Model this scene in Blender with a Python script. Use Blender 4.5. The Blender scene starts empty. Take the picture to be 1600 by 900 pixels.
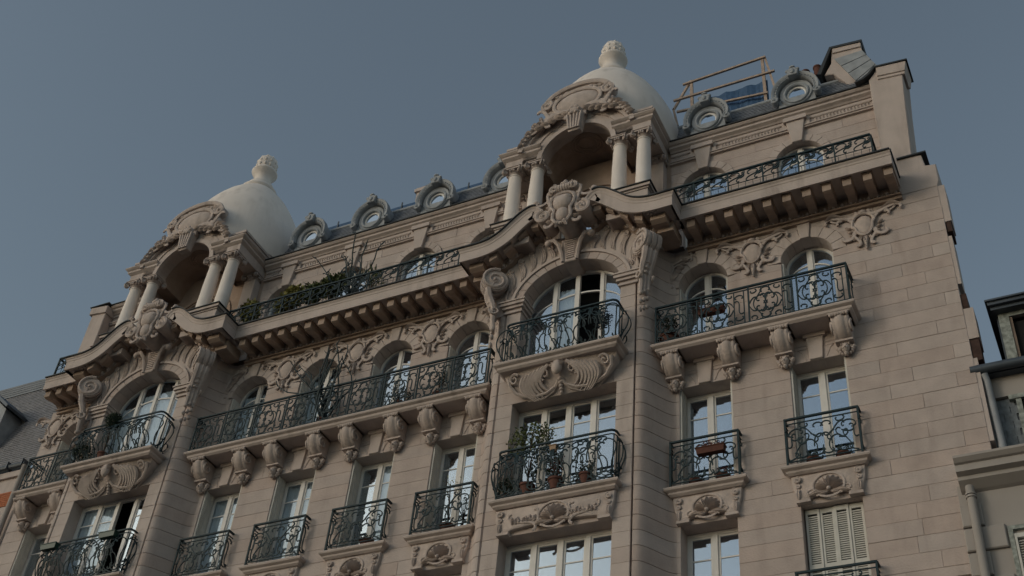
import bpy, math, random
from mathutils import Vector, Matrix
random.seed(7)
PI = math.pi
sc = bpy.context.scene
col = sc.collection

# ------------------------------------------------------------------ camera
CAM = (20.1546, -21.2321, 1.6)
YAW, PITCH, ROLL, FPX = -0.5215, 0.7214, 0.1088, 1958.97
def cam_axes():
    cy, sy, cp, sp = math.cos(YAW), math.sin(YAW), math.cos(PITCH), math.sin(PITCH)
    F = Vector((sy*cp, cy*cp, sp)); Rt = Vector((cy, -sy, 0)); U = Rt.cross(F)
    cr, sr = math.cos(ROLL), math.sin(ROLL)
    return F, Rt*cr + U*sr, -Rt*sr + U*cr
CF, CR, CU = cam_axes()
cd = bpy.data.cameras.new('camera'); cam = bpy.data.objects.new('camera', cd); col.objects.link(cam)
m = Matrix.Identity(4)
for i in range(3):
    m[i][0] = CR[i]; m[i][1] = CU[i]; m[i][2] = -CF[i]; m[i][3] = CAM[i]
cam.matrix_world = m
cd.sensor_width = 36; cd.lens = FPX/1600*36; cd.clip_start = .1; cd.clip_end = 3000
sc.camera = cam
def px(p):
    d = Vector(p) - Vector(CAM); z = d.dot(CF)
    return 800 + FPX*d.dot(CR)/z, 450 - FPX*d.dot(CU)/z

# ------------------------------------------------------------------ sky, sun, exposure
SUN_AZ = math.radians(220)      # compass-like: 0 = +Y, clockwise
SUN_EL = math.radians(18)
w = bpy.data.worlds.new('World'); sc.world = w; w.use_nodes = True
nt = w.node_tree; bg = nt.nodes['Background']
sky = nt.nodes.new('ShaderNodeTexSky'); sky.sky_type = 'NISHITA'; sky.sun_disc = False
sky.sun_elevation = SUN_EL; sky.sun_rotation = SUN_AZ
sky.air_density = 1.25; sky.dust_density = 1.4; sky.ozone_density = 1.0; sky.altitude = 50
hs = nt.nodes.new('ShaderNodeHueSaturation'); hs.inputs['Saturation'].default_value = 0.72
nt.links.new(sky.outputs[0], hs.inputs['Color']); tn = nt.nodes.new('ShaderNodeMix'); tn.data_type = 'RGBA'; tn.blend_type = 'MULTIPLY'; tn.inputs[0].default_value = 1; tn.inputs[7].default_value = (1.0, 1.045, 1.01, 1)
nt.links.new(hs.outputs[0], tn.inputs[6]); nt.links.new(tn.outputs[2], bg.inputs[0])
bg.inputs[1].default_value = 0.15
sl = bpy.data.lights.new('sun', 'SUN'); sl.energy = 0.55; sl.angle = math.radians(14); sl.color = (1, .925, .86)
so = bpy.data.objects.new('sun', sl); col.objects.link(so)
sd = Vector((math.sin(SUN_AZ)*math.cos(SUN_EL), math.cos(SUN_AZ)*math.cos(SUN_EL), math.sin(SUN_EL)))
so.rotation_euler = (-sd).to_track_quat('-Z', 'Y').to_euler(); so.location = sd*60
sc.view_settings.view_transform = 'Standard'; sc.view_settings.look = 'None'
sc.view_settings.exposure = -.68; sc.view_settings.gamma = 1

# ------------------------------------------------------------------ materials
def mat(name, colr, rough=.8, metal=0., var=0., noise=0., nscale=3., bump=0., bscale=40., dirt=0., dcol=(.12,.09,.07), pink=0., spec=.3):
    M = bpy.data.materials.new(name); M.use_nodes = True; n = M.node_tree; N = n.nodes; L = n.links
    b = N['Principled BSDF']; b.inputs['Roughness'].default_value = rough; b.inputs['Metallic'].default_value = metal
    b.inputs['Specular IOR Level'].default_value = spec
    g = N.new('ShaderNodeNewGeometry')
    cur = N.new('ShaderNodeRGB'); cur.outputs[0].default_value = (*colr, 1); cur = cur.outputs[0]
    def noi(scale, det=4, vec=None):
        t = N.new('ShaderNodeTexNoise'); t.inputs['Scale'].default_value = scale; t.inputs['Detail'].default_value = det
        L.new(vec or g.outputs['Position'], t.inputs['Vector']); return t
    def ramp(a, lo, hi):
        r = N.new('ShaderNodeMapRange'); r.inputs[1].default_value = lo; r.inputs[2].default_value = hi
        L.new(a, r.inputs[0]); return r.outputs[0]
    def mixc(f, a, c2, typ='MIX'):
        x = N.new('ShaderNodeMix'); x.data_type = 'RGBA'; x.blend_type = typ
        if isinstance(f, float): x.inputs[0].default_value = f
        else: L.new(f, x.inputs[0])
        L.new(a, x.inputs[6])
        if isinstance(c2, tuple): x.inputs[7].default_value = (*c2, 1)
        else: L.new(c2, x.inputs[7])
        return x.outputs[2]
    if var:
        oi = N.new('ShaderNodeObjectInfo'); h = N.new('ShaderNodeHueSaturation')
        r = N.new('ShaderNodeMapRange'); r.inputs[3].default_value = 1-var; r.inputs[4].default_value = 1+var
        L.new(oi.outputs['Random'], r.inputs[0]); L.new(r.outputs[0], h.inputs['Value']); L.new(cur, h.inputs['Color'])
        cur = h.outputs[0]
        if pink:
            m2 = N.new('ShaderNodeMath'); m2.operation = 'MULTIPLY'; m2.inputs[1].default_value = 7.31
            fr = N.new('ShaderNodeMath'); fr.operation = 'FRACT'; L.new(oi.outputs['Random'], m2.inputs[0]); L.new(m2.outputs[0], fr.inputs[0])
            pw = N.new('ShaderNodeMath'); pw.operation = 'MULTIPLY'; pw.inputs[1].default_value = pink; L.new(fr.outputs[0], pw.inputs[0])
            cur = mixc(pw.outputs[0], cur, (colr[0]*1.03, colr[1]*.90, colr[2]*.82))
    if noise:
        t = noi(nscale, 6); v = ramp(t.outputs[0], .25, .75)
        h = N.new('ShaderNodeHueSaturation'); r = N.new('ShaderNodeMapRange'); r.inputs[3].default_value = 1-noise; r.inputs[4].default_value = 1+noise
        L.new(v, r.inputs[0]); L.new(r.outputs[0], h.inputs['Value']); L.new(cur, h.inputs['Color']); cur = h.outputs[0]
    if dirt:
        mp = N.new('ShaderNodeMapping'); mp.inputs['Scale'].default_value = (3.2, 3.2, .55); L.new(g.outputs['Position'], mp.inputs[0])
        t = noi(1.0, 7, mp.outputs[0]); t2 = noi(.6, 3)
        mu = N.new('ShaderNodeMath'); mu.operation = 'MULTIPLY'; L.new(ramp(t.outputs[0], .5, .8), mu.inputs[0]); L.new(ramp(t2.outputs[0], .35, .7), mu.inputs[1])
        mm = N.new('ShaderNodeMath'); mm.operation = 'MULTIPLY'; mm.inputs[1].default_value = dirt; L.new(mu.outputs[0], mm.inputs[0])
        cur = mixc(mm.outputs[0], cur, dcol)
    L.new(cur, b.inputs['Base Color'])
    if bump:
        t = noi(bscale, 8); bp = N.new('ShaderNodeBump'); bp.inputs['Strength'].default_value = bump; bp.inputs['Distance'].default_value = .02
        L.new(t.outputs[0], bp.inputs['Height']); L.new(bp.outputs[0], b.inputs['Normal'])
    return M
SC = (.44, .378, .352)
M_block = mat('limestone_block', SC, .9, var=.05, noise=.11, nscale=2.2, bump=.5, bscale=22, dirt=.5, pink=.4)
M_stone = mat('limestone', (.48,.41,.378), .88, noise=.10, nscale=2., bump=.45, bscale=22, dirt=.8)
M_carve = mat('carved_limestone', (.475,.402,.368), .88, noise=.16, nscale=5., bump=.7, bscale=26, dirt=.75)
M_soff = mat('brown_limestone', (.36,.275,.225), .9, noise=.16, nscale=3., bump=.5, bscale=20, dirt=.9)  # darker, browner stone for modillions, brackets, bed moulds, vault and loggia back
M_dome = mat('dome_plaster', (.75,.685,.64), .85, noise=.07, nscale=1.2, bump=.35, bscale=14, dirt=.6, dcol=(.3,.26,.23))
M_iron = mat('wrought_iron', (.018,.036,.044), .6, 0., noise=.25, nscale=9, spec=.25)
M_flash = mat('lead_flashing', (.045,.05,.056), .6, .2, noise=.2)
M_zinc = mat('zinc', (.30,.32,.345), .6, .0, noise=.22, nscale=4, dirt=.6, dcol=(.1,.12,.13))
M_zdark = mat('dark_zinc', (.08,.095,.115), .5, .3, noise=.2, nscale=2)
M_slate = mat('slate', (.15,.16,.18), .6, noise=.35, nscale=9, var=.12, spec=.4)
M_slateL = mat('pale_slate', (.22,.215,.225), .6, noise=.3, nscale=7, spec=.4)
M_white = mat('window_paint', (.70,.68,.66), .5, noise=.06, nscale=6)
M_shut = mat('shutter_paint', (.56,.545,.51), .6, noise=.1, nscale=5, dirt=.4)
M_curt = mat('curtain', (.78,.78,.75), .9, noise=.08)
M_dark = mat('dark_interior', (.012,.011,.011), .9)  # near-black colour paints in the darkness of unlit interiors
M_terra = mat('terracotta', (.105,.045,.034), .85, noise=.2, nscale=12)
M_red = mat('red_flowers', (.12,.04,.035), .8, noise=.4, nscale=25)
M_leaf = mat('leaf', (.09,.11,.04), .6, noise=.5, nscale=8)
M_leafy = mat('yellow_leaf', (.20,.19,.055), .6, noise=.4, nscale=8)
M_leafd = mat('dark_leaf', (.02,.038,.022), .6, noise=.5, nscale=8)
M_bark = mat('bark', (.07,.05,.035), .9, noise=.3)
M_gplas = mat('green_plastic', (.015,.05,.04), .4)
M_wood = mat('raw_timber', (.40,.31,.255), .8, noise=.25, nscale=6)
M_net = mat('blue_net', (.045,.10,.20), .7, noise=.2, nscale=12)
M_brick = mat('brick', (.42,.15,.075), .9, var=.15, noise=.25, nscale=14)
M_rend = mat('render', (.35,.32,.30), .9, noise=.07, nscale=1.5, dirt=.8)
M_pipe = mat('grey_pipe', (.30,.31,.33), .5, noise=.15, nscale=4, dirt=.5)
M_brickd = mat('shaded_brick', (.06,.036,.03), .95, noise=.4, nscale=10)  # brown brick, darkened further to paint in shadow
M_tile = mat('red_tile', (.22,.06,.04), .85, noise=.35, nscale=8)
M_peel = mat('peeling_paint', (.26,.28,.26), .8, noise=.6, nscale=10)
M_asph = mat('asphalt', (.05,.05,.05), .9, noise=.2, nscale=2)
M_pave = mat('pavement', (.26,.25,.24), .9, noise=.15, nscale=2)
def glassmat(name, fac, tint=(.9,.95,1)):
    M = bpy.data.materials.new(name); M.use_nodes = True; n = M.node_tree; N = n.nodes; L = n.links
    N.remove(N['Principled BSDF']); out = N['Material Output']
    gl = N.new('ShaderNodeBsdfGlossy'); gl.inputs['Roughness'].default_value = .03; gl.inputs['Color'].default_value = (.8,.9,1,1)
    tr = N.new('ShaderNodeBsdfTransparent'); tr.inputs['Color'].default_value = (*tint, 1)
    mx = N.new('ShaderNodeMixShader'); mx.inputs[0].default_value = fac
    g = N.new('ShaderNodeNewGeometry'); t = N.new('ShaderNodeTexNoise'); t.inputs['Scale'].default_value = 1.1; L.new(g.outputs['Position'], t.inputs['Vector'])
    bp = N.new('ShaderNodeBump'); bp.inputs['Strength'].default_value = .07; bp.inputs['Distance'].default_value = .03
    L.new(t.outputs[0], bp.inputs['Height']); L.new(bp.outputs[0], gl.inputs['Normal'])
    L.new(tr.outputs[0], mx.inputs[1]); L.new(gl.outputs[0], mx.inputs[2]); L.new(mx.outputs[0], out.inputs['Surface'])
    return M
M_glass = glassmat('window_glass', .42)
M_glassw = glassmat('window_glass_clear', .13)

# ------------------------------------------------------------------ mesh builder
class MB:
    def __init__(s): s.v = []; s.f = []
    def add(s, v, f):
        o = len(s.v); s.v += [tuple(p) for p in v]; s.f += [tuple(i+o for i in q) for q in f]; return s
    def merge(s, o, fn=None):
        return s.add([fn(p) for p in o.v] if fn else o.v, o.f)
    def mirror(s, o):
        n = len(s.v); s.v += [(-p[0], p[1], p[2]) for p in o.v]; s.f += [tuple(i+n for i in reversed(q)) for q in o.f]; return s
    def box(s, x0, x1, y0, y1, z0, z1):
        v = [(x0,y0,z0),(x1,y0,z0),(x1,y1,z0),(x0,y1,z0),(x0,y0,z1),(x1,y0,z1),(x1,y1,z1),(x0,y1,z1)]
        return s.add(v, [(0,3,2,1),(4,5,6,7),(0,1,5,4),(1,2,6,5),(2,3,7,6),(3,0,4,7)])
    def obox(s, c, ax, ay, az):                         # oriented box: centre and three half-vectors
        c, ax, ay, az = map(Vector, (c, ax, ay, az)); v = []
        for k in (-1, 1):
            for i, j in ((-1,-1),(1,-1),(1,1),(-1,1)): v.append(c + ax*i + ay*j + az*k)
        return s.add(v, [(0,3,2,1),(4,5,6,7),(0,1,5,4),(1,2,6,5),(2,3,7,6),(3,0,4,7)])
    def prism(s, poly, y0, y1, ch=0., gap=0.):                   # polygon in XZ (ccw seen from -Y), front at y0, optional chamfer
        n = len(poly)
        if ch:
            ins = []; gp = []
            for i in range(n):
                a, b, c = poly[i-1], poly[i], poly[(i+1) % n]
                d1 = (b[0]-a[0], b[1]-a[1]); d2 = (c[0]-b[0], c[1]-b[1])
                l1 = math.hypot(*d1) or 1; l2 = math.hypot(*d2) or 1
                n1 = (-d1[1]/l1, d1[0]/l1); n2 = (-d2[1]/l2, d2[0]/l2)
                k = 1 + n1[0]*n2[0] + n1[1]*n2[1]; k = max(k, .3)
                ins.append((b[0] + (n1[0]+n2[0])/k*(ch+gap), b[1] + (n1[1]+n2[1])/k*(ch+gap))); gp.append((b[0] + (n1[0]+n2[0])/k*gap, b[1] + (n1[1]+n2[1])/k*gap))
            v = [(p[0], y0, p[1]) for p in ins] + [(p[0], y0+ch, p[1]) for p in gp] + [(p[0], y1, p[1]) for p in gp]
            f = [tuple(range(n))]
            for r in (0, 1):
                for i in range(n): j = (i+1) % n; f.append((r*n+j, r*n+i, (r+1)*n+i, (r+1)*n+j))
            return s.add(v, f)
        v = [(p[0], y0, p[1]) for p in poly] + [(p[0], y1, p[1]) for p in poly]
        f = [tuple(range(n)), tuple(range(2*n-1, n-1, -1))]
        for i in range(n): j = (i+1) % n; f.append((j, i, n+i, n+j))
        return s.add(v, f)
    def loft(s, rings, closed=True, cap=True):
        n = len(rings[0]); v = [p for r in rings for p in r]; f = []
        for k in range(len(rings)-1):
            for i in range(n if closed else n-1):
                j = (i+1) % n; f.append((k*n+i, k*n+j, (k+1)*n+j, (k+1)*n+i))
        if cap and closed: f.append(tuple(range(n-1, -1, -1))); f.append(tuple(range((len(rings)-1)*n, len(rings)*n)))
        return s.add(v, f)
    def lathe(s, prof, c=(0,0,0), n=24, cap=True, sx=1, sy=1):
        rings = [[(c[0]+r*sx*math.cos(2*PI*i/n), c[1]+r*sy*math.sin(2*PI*i/n), c[2]+z) for i in range(n)] for r, z in prof]
        return s.loft(rings, True, cap)
    def tube(s, pts, r, n=4, cap=True, flat=1., rot=PI/4):
        P = [Vector(p) for p in pts]; m = len(P); rings = []
        up = None
        for i, p in enumerate(P):
            t = (P[min(i+1, m-1)] - P[max(i-1, 0)])
            if t.length < 1e-7: t = Vector((0,0,1))
            t.normalize()
            if up is None:
                up = Vector((0,-1,0)) if abs(t.y) < .9 else Vector((1,0,0))
            a = (up - t*up.dot(t))
            if a.length < 1e-4: a = t.orthogonal()
            a.normalize(); up = a; b = t.cross(a)
            rr = r(i/(m-1)) if callable(r) else r
            rings.append([p + a*(rr*flat*math.cos(2*PI*k/n+rot)) + b*(rr*math.sin(2*PI*k/n+rot)) for k in range(n)])
        return s.loft(rings, True, cap)
    def ell(s, c, r, n=10, m=6):
        rings = []
        for j in range(m+1):
            a = -PI/2 + PI*j/m; cz = math.cos(a) if 0 < j < m else .02
            rings.append([(c[0]+r[0]*cz*math.cos(2*PI*i/n), c[1]+r[1]*cz*math.sin(2*PI*i/n), c[2]+r[2]*math.sin(a)) for i in range(n)])
        return s.loft(rings)
    def mesh(s, name, m, smooth=None):
        me = bpy.data.meshes.new(name); me.from_pydata(s.v, [], s.f); me.materials.append(m)
        if smooth:
            me.polygons.foreach_set('use_smooth', [True]*len(me.polygons)); me.update()
            me.set_sharp_from_angle(angle=math.radians(smooth))
        me.update(); return me

def moulding(path, prof, z, closed=False, ztop=None, smooth=None):
    """path: plan polyline [(x,y)] (outward = right-hand side of travel), prof: [(out, dz)] closed polygon"""
    mb = MB(); rings = []; n = len(path)
    for i, p in enumerate(path):
        def dr(a, b):
            d = (b[0]-a[0], b[1]-a[1]); l = math.hypot(*d); return (d[0]/l, d[1]/l)
        d1 = dr(path[i-1], p) if i else dr(p, path[1]); d2 = dr(p, path[i+1]) if i < n-1 else d1
        n1 = (d1[1], -d1[0]); n2 = (d2[1], -d2[0]); k = max(1 + n1[0]*n2[0] + n1[1]*n2[1], .3)
        nx, ny = (n1[0]+n2[0])/k, (n1[1]+n2[1])/k
        rings.append([(p[0]+nx*o, p[1]+ny*o, z+dz) for o, dz in prof])
    mb.loft(rings); return mb

# ------------------------------------------------------------------ object tree helpers
class S:                                                    # spec: one part with its sub-parts, instanced with shared meshes
    def __init__(s, name, mesh, kids=(), label=None, kind=None, loc=(0,0,0)):
        s.name, s.mesh, s.kids, s.label, s.kind, s.loc = name, mesh, list(kids), label, kind, loc
def inst(sp, parent, loc=(0,0,0), label=None):
    o = bpy.data.objects.new(sp.name, sp.mesh); col.objects.link(o); o.parent = parent
    o.location = (loc[0]+sp.loc[0], loc[1]+sp.loc[1], loc[2]+sp.loc[2])
    if label or sp.label: o['label'] = label or sp.label
    if sp.kind: o['kind'] = sp.kind
    for k in sp.kids: inst(k, o)
    return o
def part(name, mb, m, parent, loc=(0,0,0), smooth=None, label=None, kind=None):
    return inst(S(name, mb.mesh(name, m, smooth), (), label, kind), parent, loc)
def thing(name, label, cat, loc=(0,0,0), group=None, mesh=None, kind=None):
    o = bpy.data.objects.new(name, mesh); col.objects.link(o); o.location = loc
    o['label'] = label; o['category'] = cat
    if group: o['group'] = group
    if kind: o['kind'] = kind
    return o

# ------------------------------------------------------------------ curves for scrolls
def _raw(kfun, a, b, n):
    x = y = 0.; th = 0.; pts = []; ds = (b-a)/n; sub = 6
    for i in range(n+1):
        pts.append((x, y))
        for q in range(sub):
            s_ = a + ds*(i+q/sub); th += kfun(s_)*ds/sub; x += math.cos(th)*ds/sub; y += math.sin(th)*ds/sub
    return pts
def _norm(p, i, j):
    (x0, y0), (x1, y1) = p[i], p[j]; a = -math.atan2(y1-y0, x1-x0); c, s_ = math.cos(a), math.sin(a)
    q = [(x*c-y*s_, x*s_+y*c) for x, y in p]
    xs = [t[0] for t in q]; ys = [t[1] for t in q]; L = max(xs)-min(xs); cx = (max(xs)+min(xs))/2; cy = (max(ys)+min(ys))/2
    return [((x-cx)/L, (y-cy)/L) for x, y in q]
NS = 22
CUR = {
 'C': _norm(_raw(lambda s: 1.5 + 9.5*abs(s)**3.2, -1, 1, NS), 6, NS-6),
 'S': _norm(_raw(lambda s: (1 if s > 0 else -1)*(.6*abs(s) + 10.5*abs(s)**2.6), -1, 1, NS), 6, NS-6),
 'J': _norm(_raw(lambda s: .5 + 13*s**2.6, 0, 1, 16), 0, 8),
 'W': _norm(_raw(lambda s: (-1.6 if s < .35 else 1)*(.8 + 12*max(0, s-.3)**1.8), 0, 1, 18), 0, 9),
}
def cv(kind, cx, cz, L, ang, flip=1, sq=1.):
    a = math.radians(ang); c, s_ = math.cos(a), math.sin(a)
    return [(cx + (x*c - y*flip*sq*s_)*L, cz + (x*s_ + y*flip*sq*c)*L) for x, y in CUR[kind]]
def relief(mb, pts, y, r0, r1=None, n=5, push=0., flat=.8):
    r1 = r0 if r1 is None else r1
    mb.tube([(p[0], y - push*math.sin(PI*i/(len(pts)-1)), p[1]) for i, p in enumerate(pts)], lambda t: r0 + (r1-r0)*t, n, True, flat, 0)
def leaf(mb, x, z, y, L, ang, w, bulge=.05, curl=.0):
    """acanthus-like lobe"""
    a = math.radians(ang); rings = []
    for i in range(6):
        t = i/5; ww = w*math.sin(PI*min(.98, .12+t*.86))**.8; ca = a + curl*t
        cx = x + math.cos(ca)*L*t; cz = z + math.sin(ca)*L*t; nx, nz = -math.sin(ca), math.cos(ca)
        h = bulge*math.sin(PI*(.1+.85*t))
        rings.append([(cx-nx*ww, y, cz-nz*ww), (cx-nx*ww*.5, y-h, cz-nz*ww*.5), (cx, y-h*.55, cz), (cx+nx*ww*.5, y-h, cz+nz*ww*.5), (cx+nx*ww, y, cz+nz*ww)])
    mb.loft(rings, False)
def volute(mb, x, z, y, r, depth, flip=1, turns=1.7, start=90, fat=.2):
    """disc with a raised spiral on its front (XZ plane), axis Y"""
    n = 20
    mb.loft([[(x+math.cos(2*PI*i/n)*rr, yy, z+math.sin(2*PI*i/n)*rr) for i in range(n)] for rr, yy in ((r*.9, y), (r*.9, y+depth))])
    pts = []
    for i in range(27):
        t = i/26; a = math.radians(start) + flip*t*turns*2*PI; rr = r*(1-.82*t)
        pts.append((x+math.cos(a)*rr, y-.0*t, z+math.sin(a)*rr))
    mb.tube(pts, lambda t: r*fat*(1-.45*t), 5, True, .8, 0)
    mb.ell((x, y-.02, z), (r*.2, r*.18, r*.2), 8, 5)

# ================================================================== MAIN BUILDING
B = thing('apartment_building', 'ornate pale stone apartment building with twin white domes, curved bays and iron balconies', 'building')
L_X = [0, 2.287, 4.574, 6.861]; R_X = [13.125, 15.625]; A_X = -6.25
BAYS = [10.02, -3.15]
CH = .352; Z1 = 18.69; Z0 = 15.17
YB = -.74                                             # front of the bays
XE = 18.75; XW = -7.62                                # ends of the building
wall = part('facade_wall', MB().box(XW+.1, XE-.1, .42, .5, 0, 13.3), M_stone, B)

blocks = []                                           # (area, mesh)
def reg_block(mb, sm=None):
    mb.sm = sm
    ps = [px(p) for p in mb.v]; xs = [p[0] for p in ps]; ys = [p[1] for p in ps]
    w_ = min(max(xs), 1600)-max(min(xs), 0); h_ = min(max(ys), 900)-max(min(ys), 0)
    blocks.append((w_*h_ if w_ > 0 and h_ > 0 else -1, mb))
def ext(op, z):
    xc, hw, zs, zsp, rise, bw = op
    if z < zs-1e-6: return None
    if rise == 0: return hw if z <= zsp+1e-6 else None
    if z <= zsp: return hw + (bw if bw and z > zsp-.001 else 0)
    H = rise+bw; t = (z-zsp)/H
    return (hw+bw)*math.sqrt(max(0, 1-t*t)) if t < 1 else 0.
def courses(x0, x1, z0, z1, y, ops, y1=None, maxlen=1.35, seed=0, xr=None):
    k0 = math.floor((z0-Z0)/CH+1e-6); k = k0; rnd = random.Random(seed)
    while Z0+k*CH < z1-1e-4:
        a = max(Z0+k*CH, z0); b = min(Z0+(k+1)*CH, z1); k += 1
        if b-a < .04: continue
        act = []
        for op in ops:
            top = op[3] + (op[4]+op[5] if op[4] else 0)
            if op[2] < b-.02 and top > a+.02: act.append(op)
        act.sort(); bounds = [None]+act+[None]
        for i in range(len(bounds)-1):
            lo, ro = bounds[i], bounds[i+1]
            arc = any(o and o[4] and o[3] < b for o in (lo, ro)); m_ = 7 if arc else 2
            zs = [a+(b-a)*j/(m_-1) for j in range(m_)]
            def edge(o, z, sgn, dflt):
                if o is None: return dflt(z) if callable(dflt) else dflt
                e = ext(o, min(max(z, o[2]), 99)); e = 0 if e is None else e
                return o[0] + sgn*e
            left = [edge(lo, z, 1, x0) for z in zs]; right = [edge(ro, z, -1, xr if (xr and ro is None) else x1) for z in zs]
            if min(r-l for l, r in zip(left, right)) < .05:
                good = [(z, l, r) for z, l, r in zip(zs, left, right) if r-l > .03]
                if len(good) < 2: continue
                zs, left, right = map(list, zip(*good))
            L_ = min(right)-max(left)
            cuts = []
            if L_ > maxlen:
                nn = int(math.ceil(L_/maxlen)); off = (.5 if k % 2 else 0) * L_/nn*.7
                for q in range(1, nn+ (1 if off else 0)):
                    c = max(left) + L_*q/nn - off + rnd.uniform(-.22, .22)
                    if max(left)+.25 < c < min(right)-.25: cuts.append(c)
            lefts = [left]+[[c]*len(zs) for c in cuts]; rights = [[c]*len(zs) for c in cuts]+[right]
            for l, r in zip(lefts, rights):
                poly = [(x, z) for x, z in zip(r, zs)] + [(x, z) for x, z in zip(reversed(l), reversed(zs))]
                # ccw from -Y: right side going up, then left side going down
                poly2 = []
                for p in poly:
                    if not poly2 or abs(p[0]-poly2[-1][0])+abs(p[1]-poly2[-1][1]) > .004: poly2.append(p)
                yy = y + rnd.uniform(-.004, .004)
                mb = MB().prism(poly2, yy, y1 if y1 is not None else y+.38, .007, .0012); reg_block(mb)
def voussoirs(xc, hw, zsp, rise, bw, y, n, y1, proud=.0):
    out = []
    for i in range(n):
        a0, a1 = PI*i/n, PI*(i+1)/n; po, pi_ = [], []
        for j in range(4):
            a = a0+(a1-a0)*j/3; po.append((xc+(hw+bw)*math.cos(a), zsp+(rise+bw)*math.sin(a))); pi_.append((xc+hw*math.cos(a), zsp+rise*math.sin(a)))
        out.append(MB().prism(po + pi_[::-1], y-proud, y1, .007, .004))
    return out
# --- flat walls
F2SILL = Z1+2*CH; SP2 = 21.72; RI2 = .58
def fops(xs, lowsh=True):
    o = []
    for x in xs:
        o.append((x, .6, 12.0, Z0, 0, 0)); o.append((x, .6, Z0+2*CH, Z1, 0, 0)); o.append((x, .6, F2SILL, SP2, RI2, .33))
    return o
ZT = 22.88
courses(BAYS[1]+2.42, BAYS[0]-2.42, 13.2, ZT, 0, fops(L_X), seed=1)
def right_edge(z): return {0: 18.74, 1: 18.66, 2: 18.80}[int(z/CH/3) % 3]
courses(BAYS[0]+2.42, 18.72, 13.2, ZT, 0, fops(R_X), seed=2, maxlen=2.1)
courses(XW, BAYS[1]-2.42, 13.2, ZT, 0, fops([A_X]), seed=3)
for x in L_X+R_X+[A_X]:
    for i, mb in enumerate(voussoirs(x, .6, SP2, RI2, .33, 0, 9, .38, .006)):
        reg_block(mb)
# --- bay fronts and S-curved flanks
SPATH = [(1.715,-.70),(1.75,YB),(1.9,-.735),(2.02,-.69),(2.11,-.58),(2.18,-.42),(2.245,-.25),(2.32,-.1),(2.39,-.02),(2.44,0)]
SPATH = [SPATH[0], SPATH[1]] + [(1.80+.64*t, YB*(.5+.5*math.cos(PI*t))) for t in [i/14 for i in range(15)]]
def curved_block(path, z0, z1, c=.011):
    mb = MB(); rings = []
    n = len(path)
    for i, p in enumerate(path):
        a = path[max(i-1, 0)]; b = path[min(i+1, n-1)]; d = (b[0]-a[0], b[1]-a[1]); l = math.hypot(*d); nx, ny = -d[1]/l, d[0]/l
        if ny < 0: nx, ny = -nx, -ny
        e = c if i in (0, n-1) else 0
        rings.append([(p[0]+nx*.25, p[1]+ny*.25, z1), (p[0]+nx*c, p[1]+ny*c, z1), (p[0]+nx*e, p[1]+ny*e, z1-c), (p[0]+nx*e, p[1]+ny*e, z0+c), (p[0]+nx*c, p[1]+ny*c, z0+.004), (p[0]+nx*.25, p[1]+ny*.25, z0+.004)])
    mb.loft(rings); return mb
for xb in BAYS:
    courses(xb-1.70, xb+1.70, 13.2, 21.55, YB, [(xb, 1.29, 12., Z0, 0, 0), (xb, 1.29, Z0+2*CH, Z1, 0, 0), (xb, 1.31, F2SILL, 30, 0, 0)], seed=int(xb*3), maxlen=1.6)
    k = -6
    while Z0+k*CH < ZT:
        a, b = Z0+k*CH, min(Z0+(k+1)*CH, ZT); k += 1
        if b < 13.2: continue
        for sgn in (1, -1):
            pth = [(xb+sgn*p[0], p[1]) for p in SPATH]
            reg_block(curved_block(pth, a, b), 30)
# --- upper storey (behind the cornice balcony)
Y3 = .35; SP3 = 25.42; RI3 = .56
def f3ops(xs): return [(x, .6, 23.2, SP3, RI3, .22) for x in xs]
courses(BAYS[1]+2.0, BAYS[0]-2.0, 23.4, 26.4, Y3, f3ops(L_X), Y3+.35, seed=5)
courses(BAYS[0]+2.0, 17.62, 23.4, 26.4, Y3, f3ops(R_X), Y3+.35, seed=6)
courses(-7.3, BAYS[1]-2.0, 23.4, 26.4, Y3, f3ops([A_X]), Y3+.35, seed=8)
for x in L_X+R_X+[A_X]:
    for i, mb in enumerate(voussoirs(x, .6, SP3, RI3, .22, Y3, 9, Y3+.35, .035)): reg_block(mb)
blocks.sort(key=lambda t: -t[0])
for a, mb in blocks[:300]:
    inst(S('stone_block', mb.mesh('stone_block', M_block, mb.sm)), wall)
rest = MB()
for a, mb in blocks[300:]: rest.merge(mb)
inst(S('small_stone_blocks', rest.mesh('small_stone_blocks', M_stone), kind='stuff'), wall)
# right-hand party wall pier with toothed edge, rising past the cornice
pier = [(17.62,22.88),(18.72,22.88),(18.78,23.05),(18.78,23.6),(18.55,23.64),(18.50,24.02),(18.30,24.05),(18.40,26.3),(18.47,27.42),(17.86,27.50),(17.62,27.15)]
part('end_pier', MB().prism(pier, .0, .9, .02), M_stone, B)
part('pier_ledge', MB().box(17.95, 18.62, -.06, .5, 24.02, 24.06), M_flash, B)
mb = MB(); mb.prism([(17.84,27.15),(18.52,27.07),(18.58,27.4),(17.84,27.48)], -.06, .6, .01); mb.prism([(17.84,27.05),(18.50,26.98),(18.52,27.07),(17.84,27.15)], -.03, .5, .01)
part('pier_cap', mb, M_stone, B)
part('lead_flashing', MB().prism([(17.30,27.10),(17.50,27.15),(17.66,27.26),(17.82,27.48),(18.62,27.41),(18.62,27.45),(17.80,27.53),(17.62,27.32),(17.46,27.20),(17.28,27.14)], -.09, .7), M_flash, B)
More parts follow.
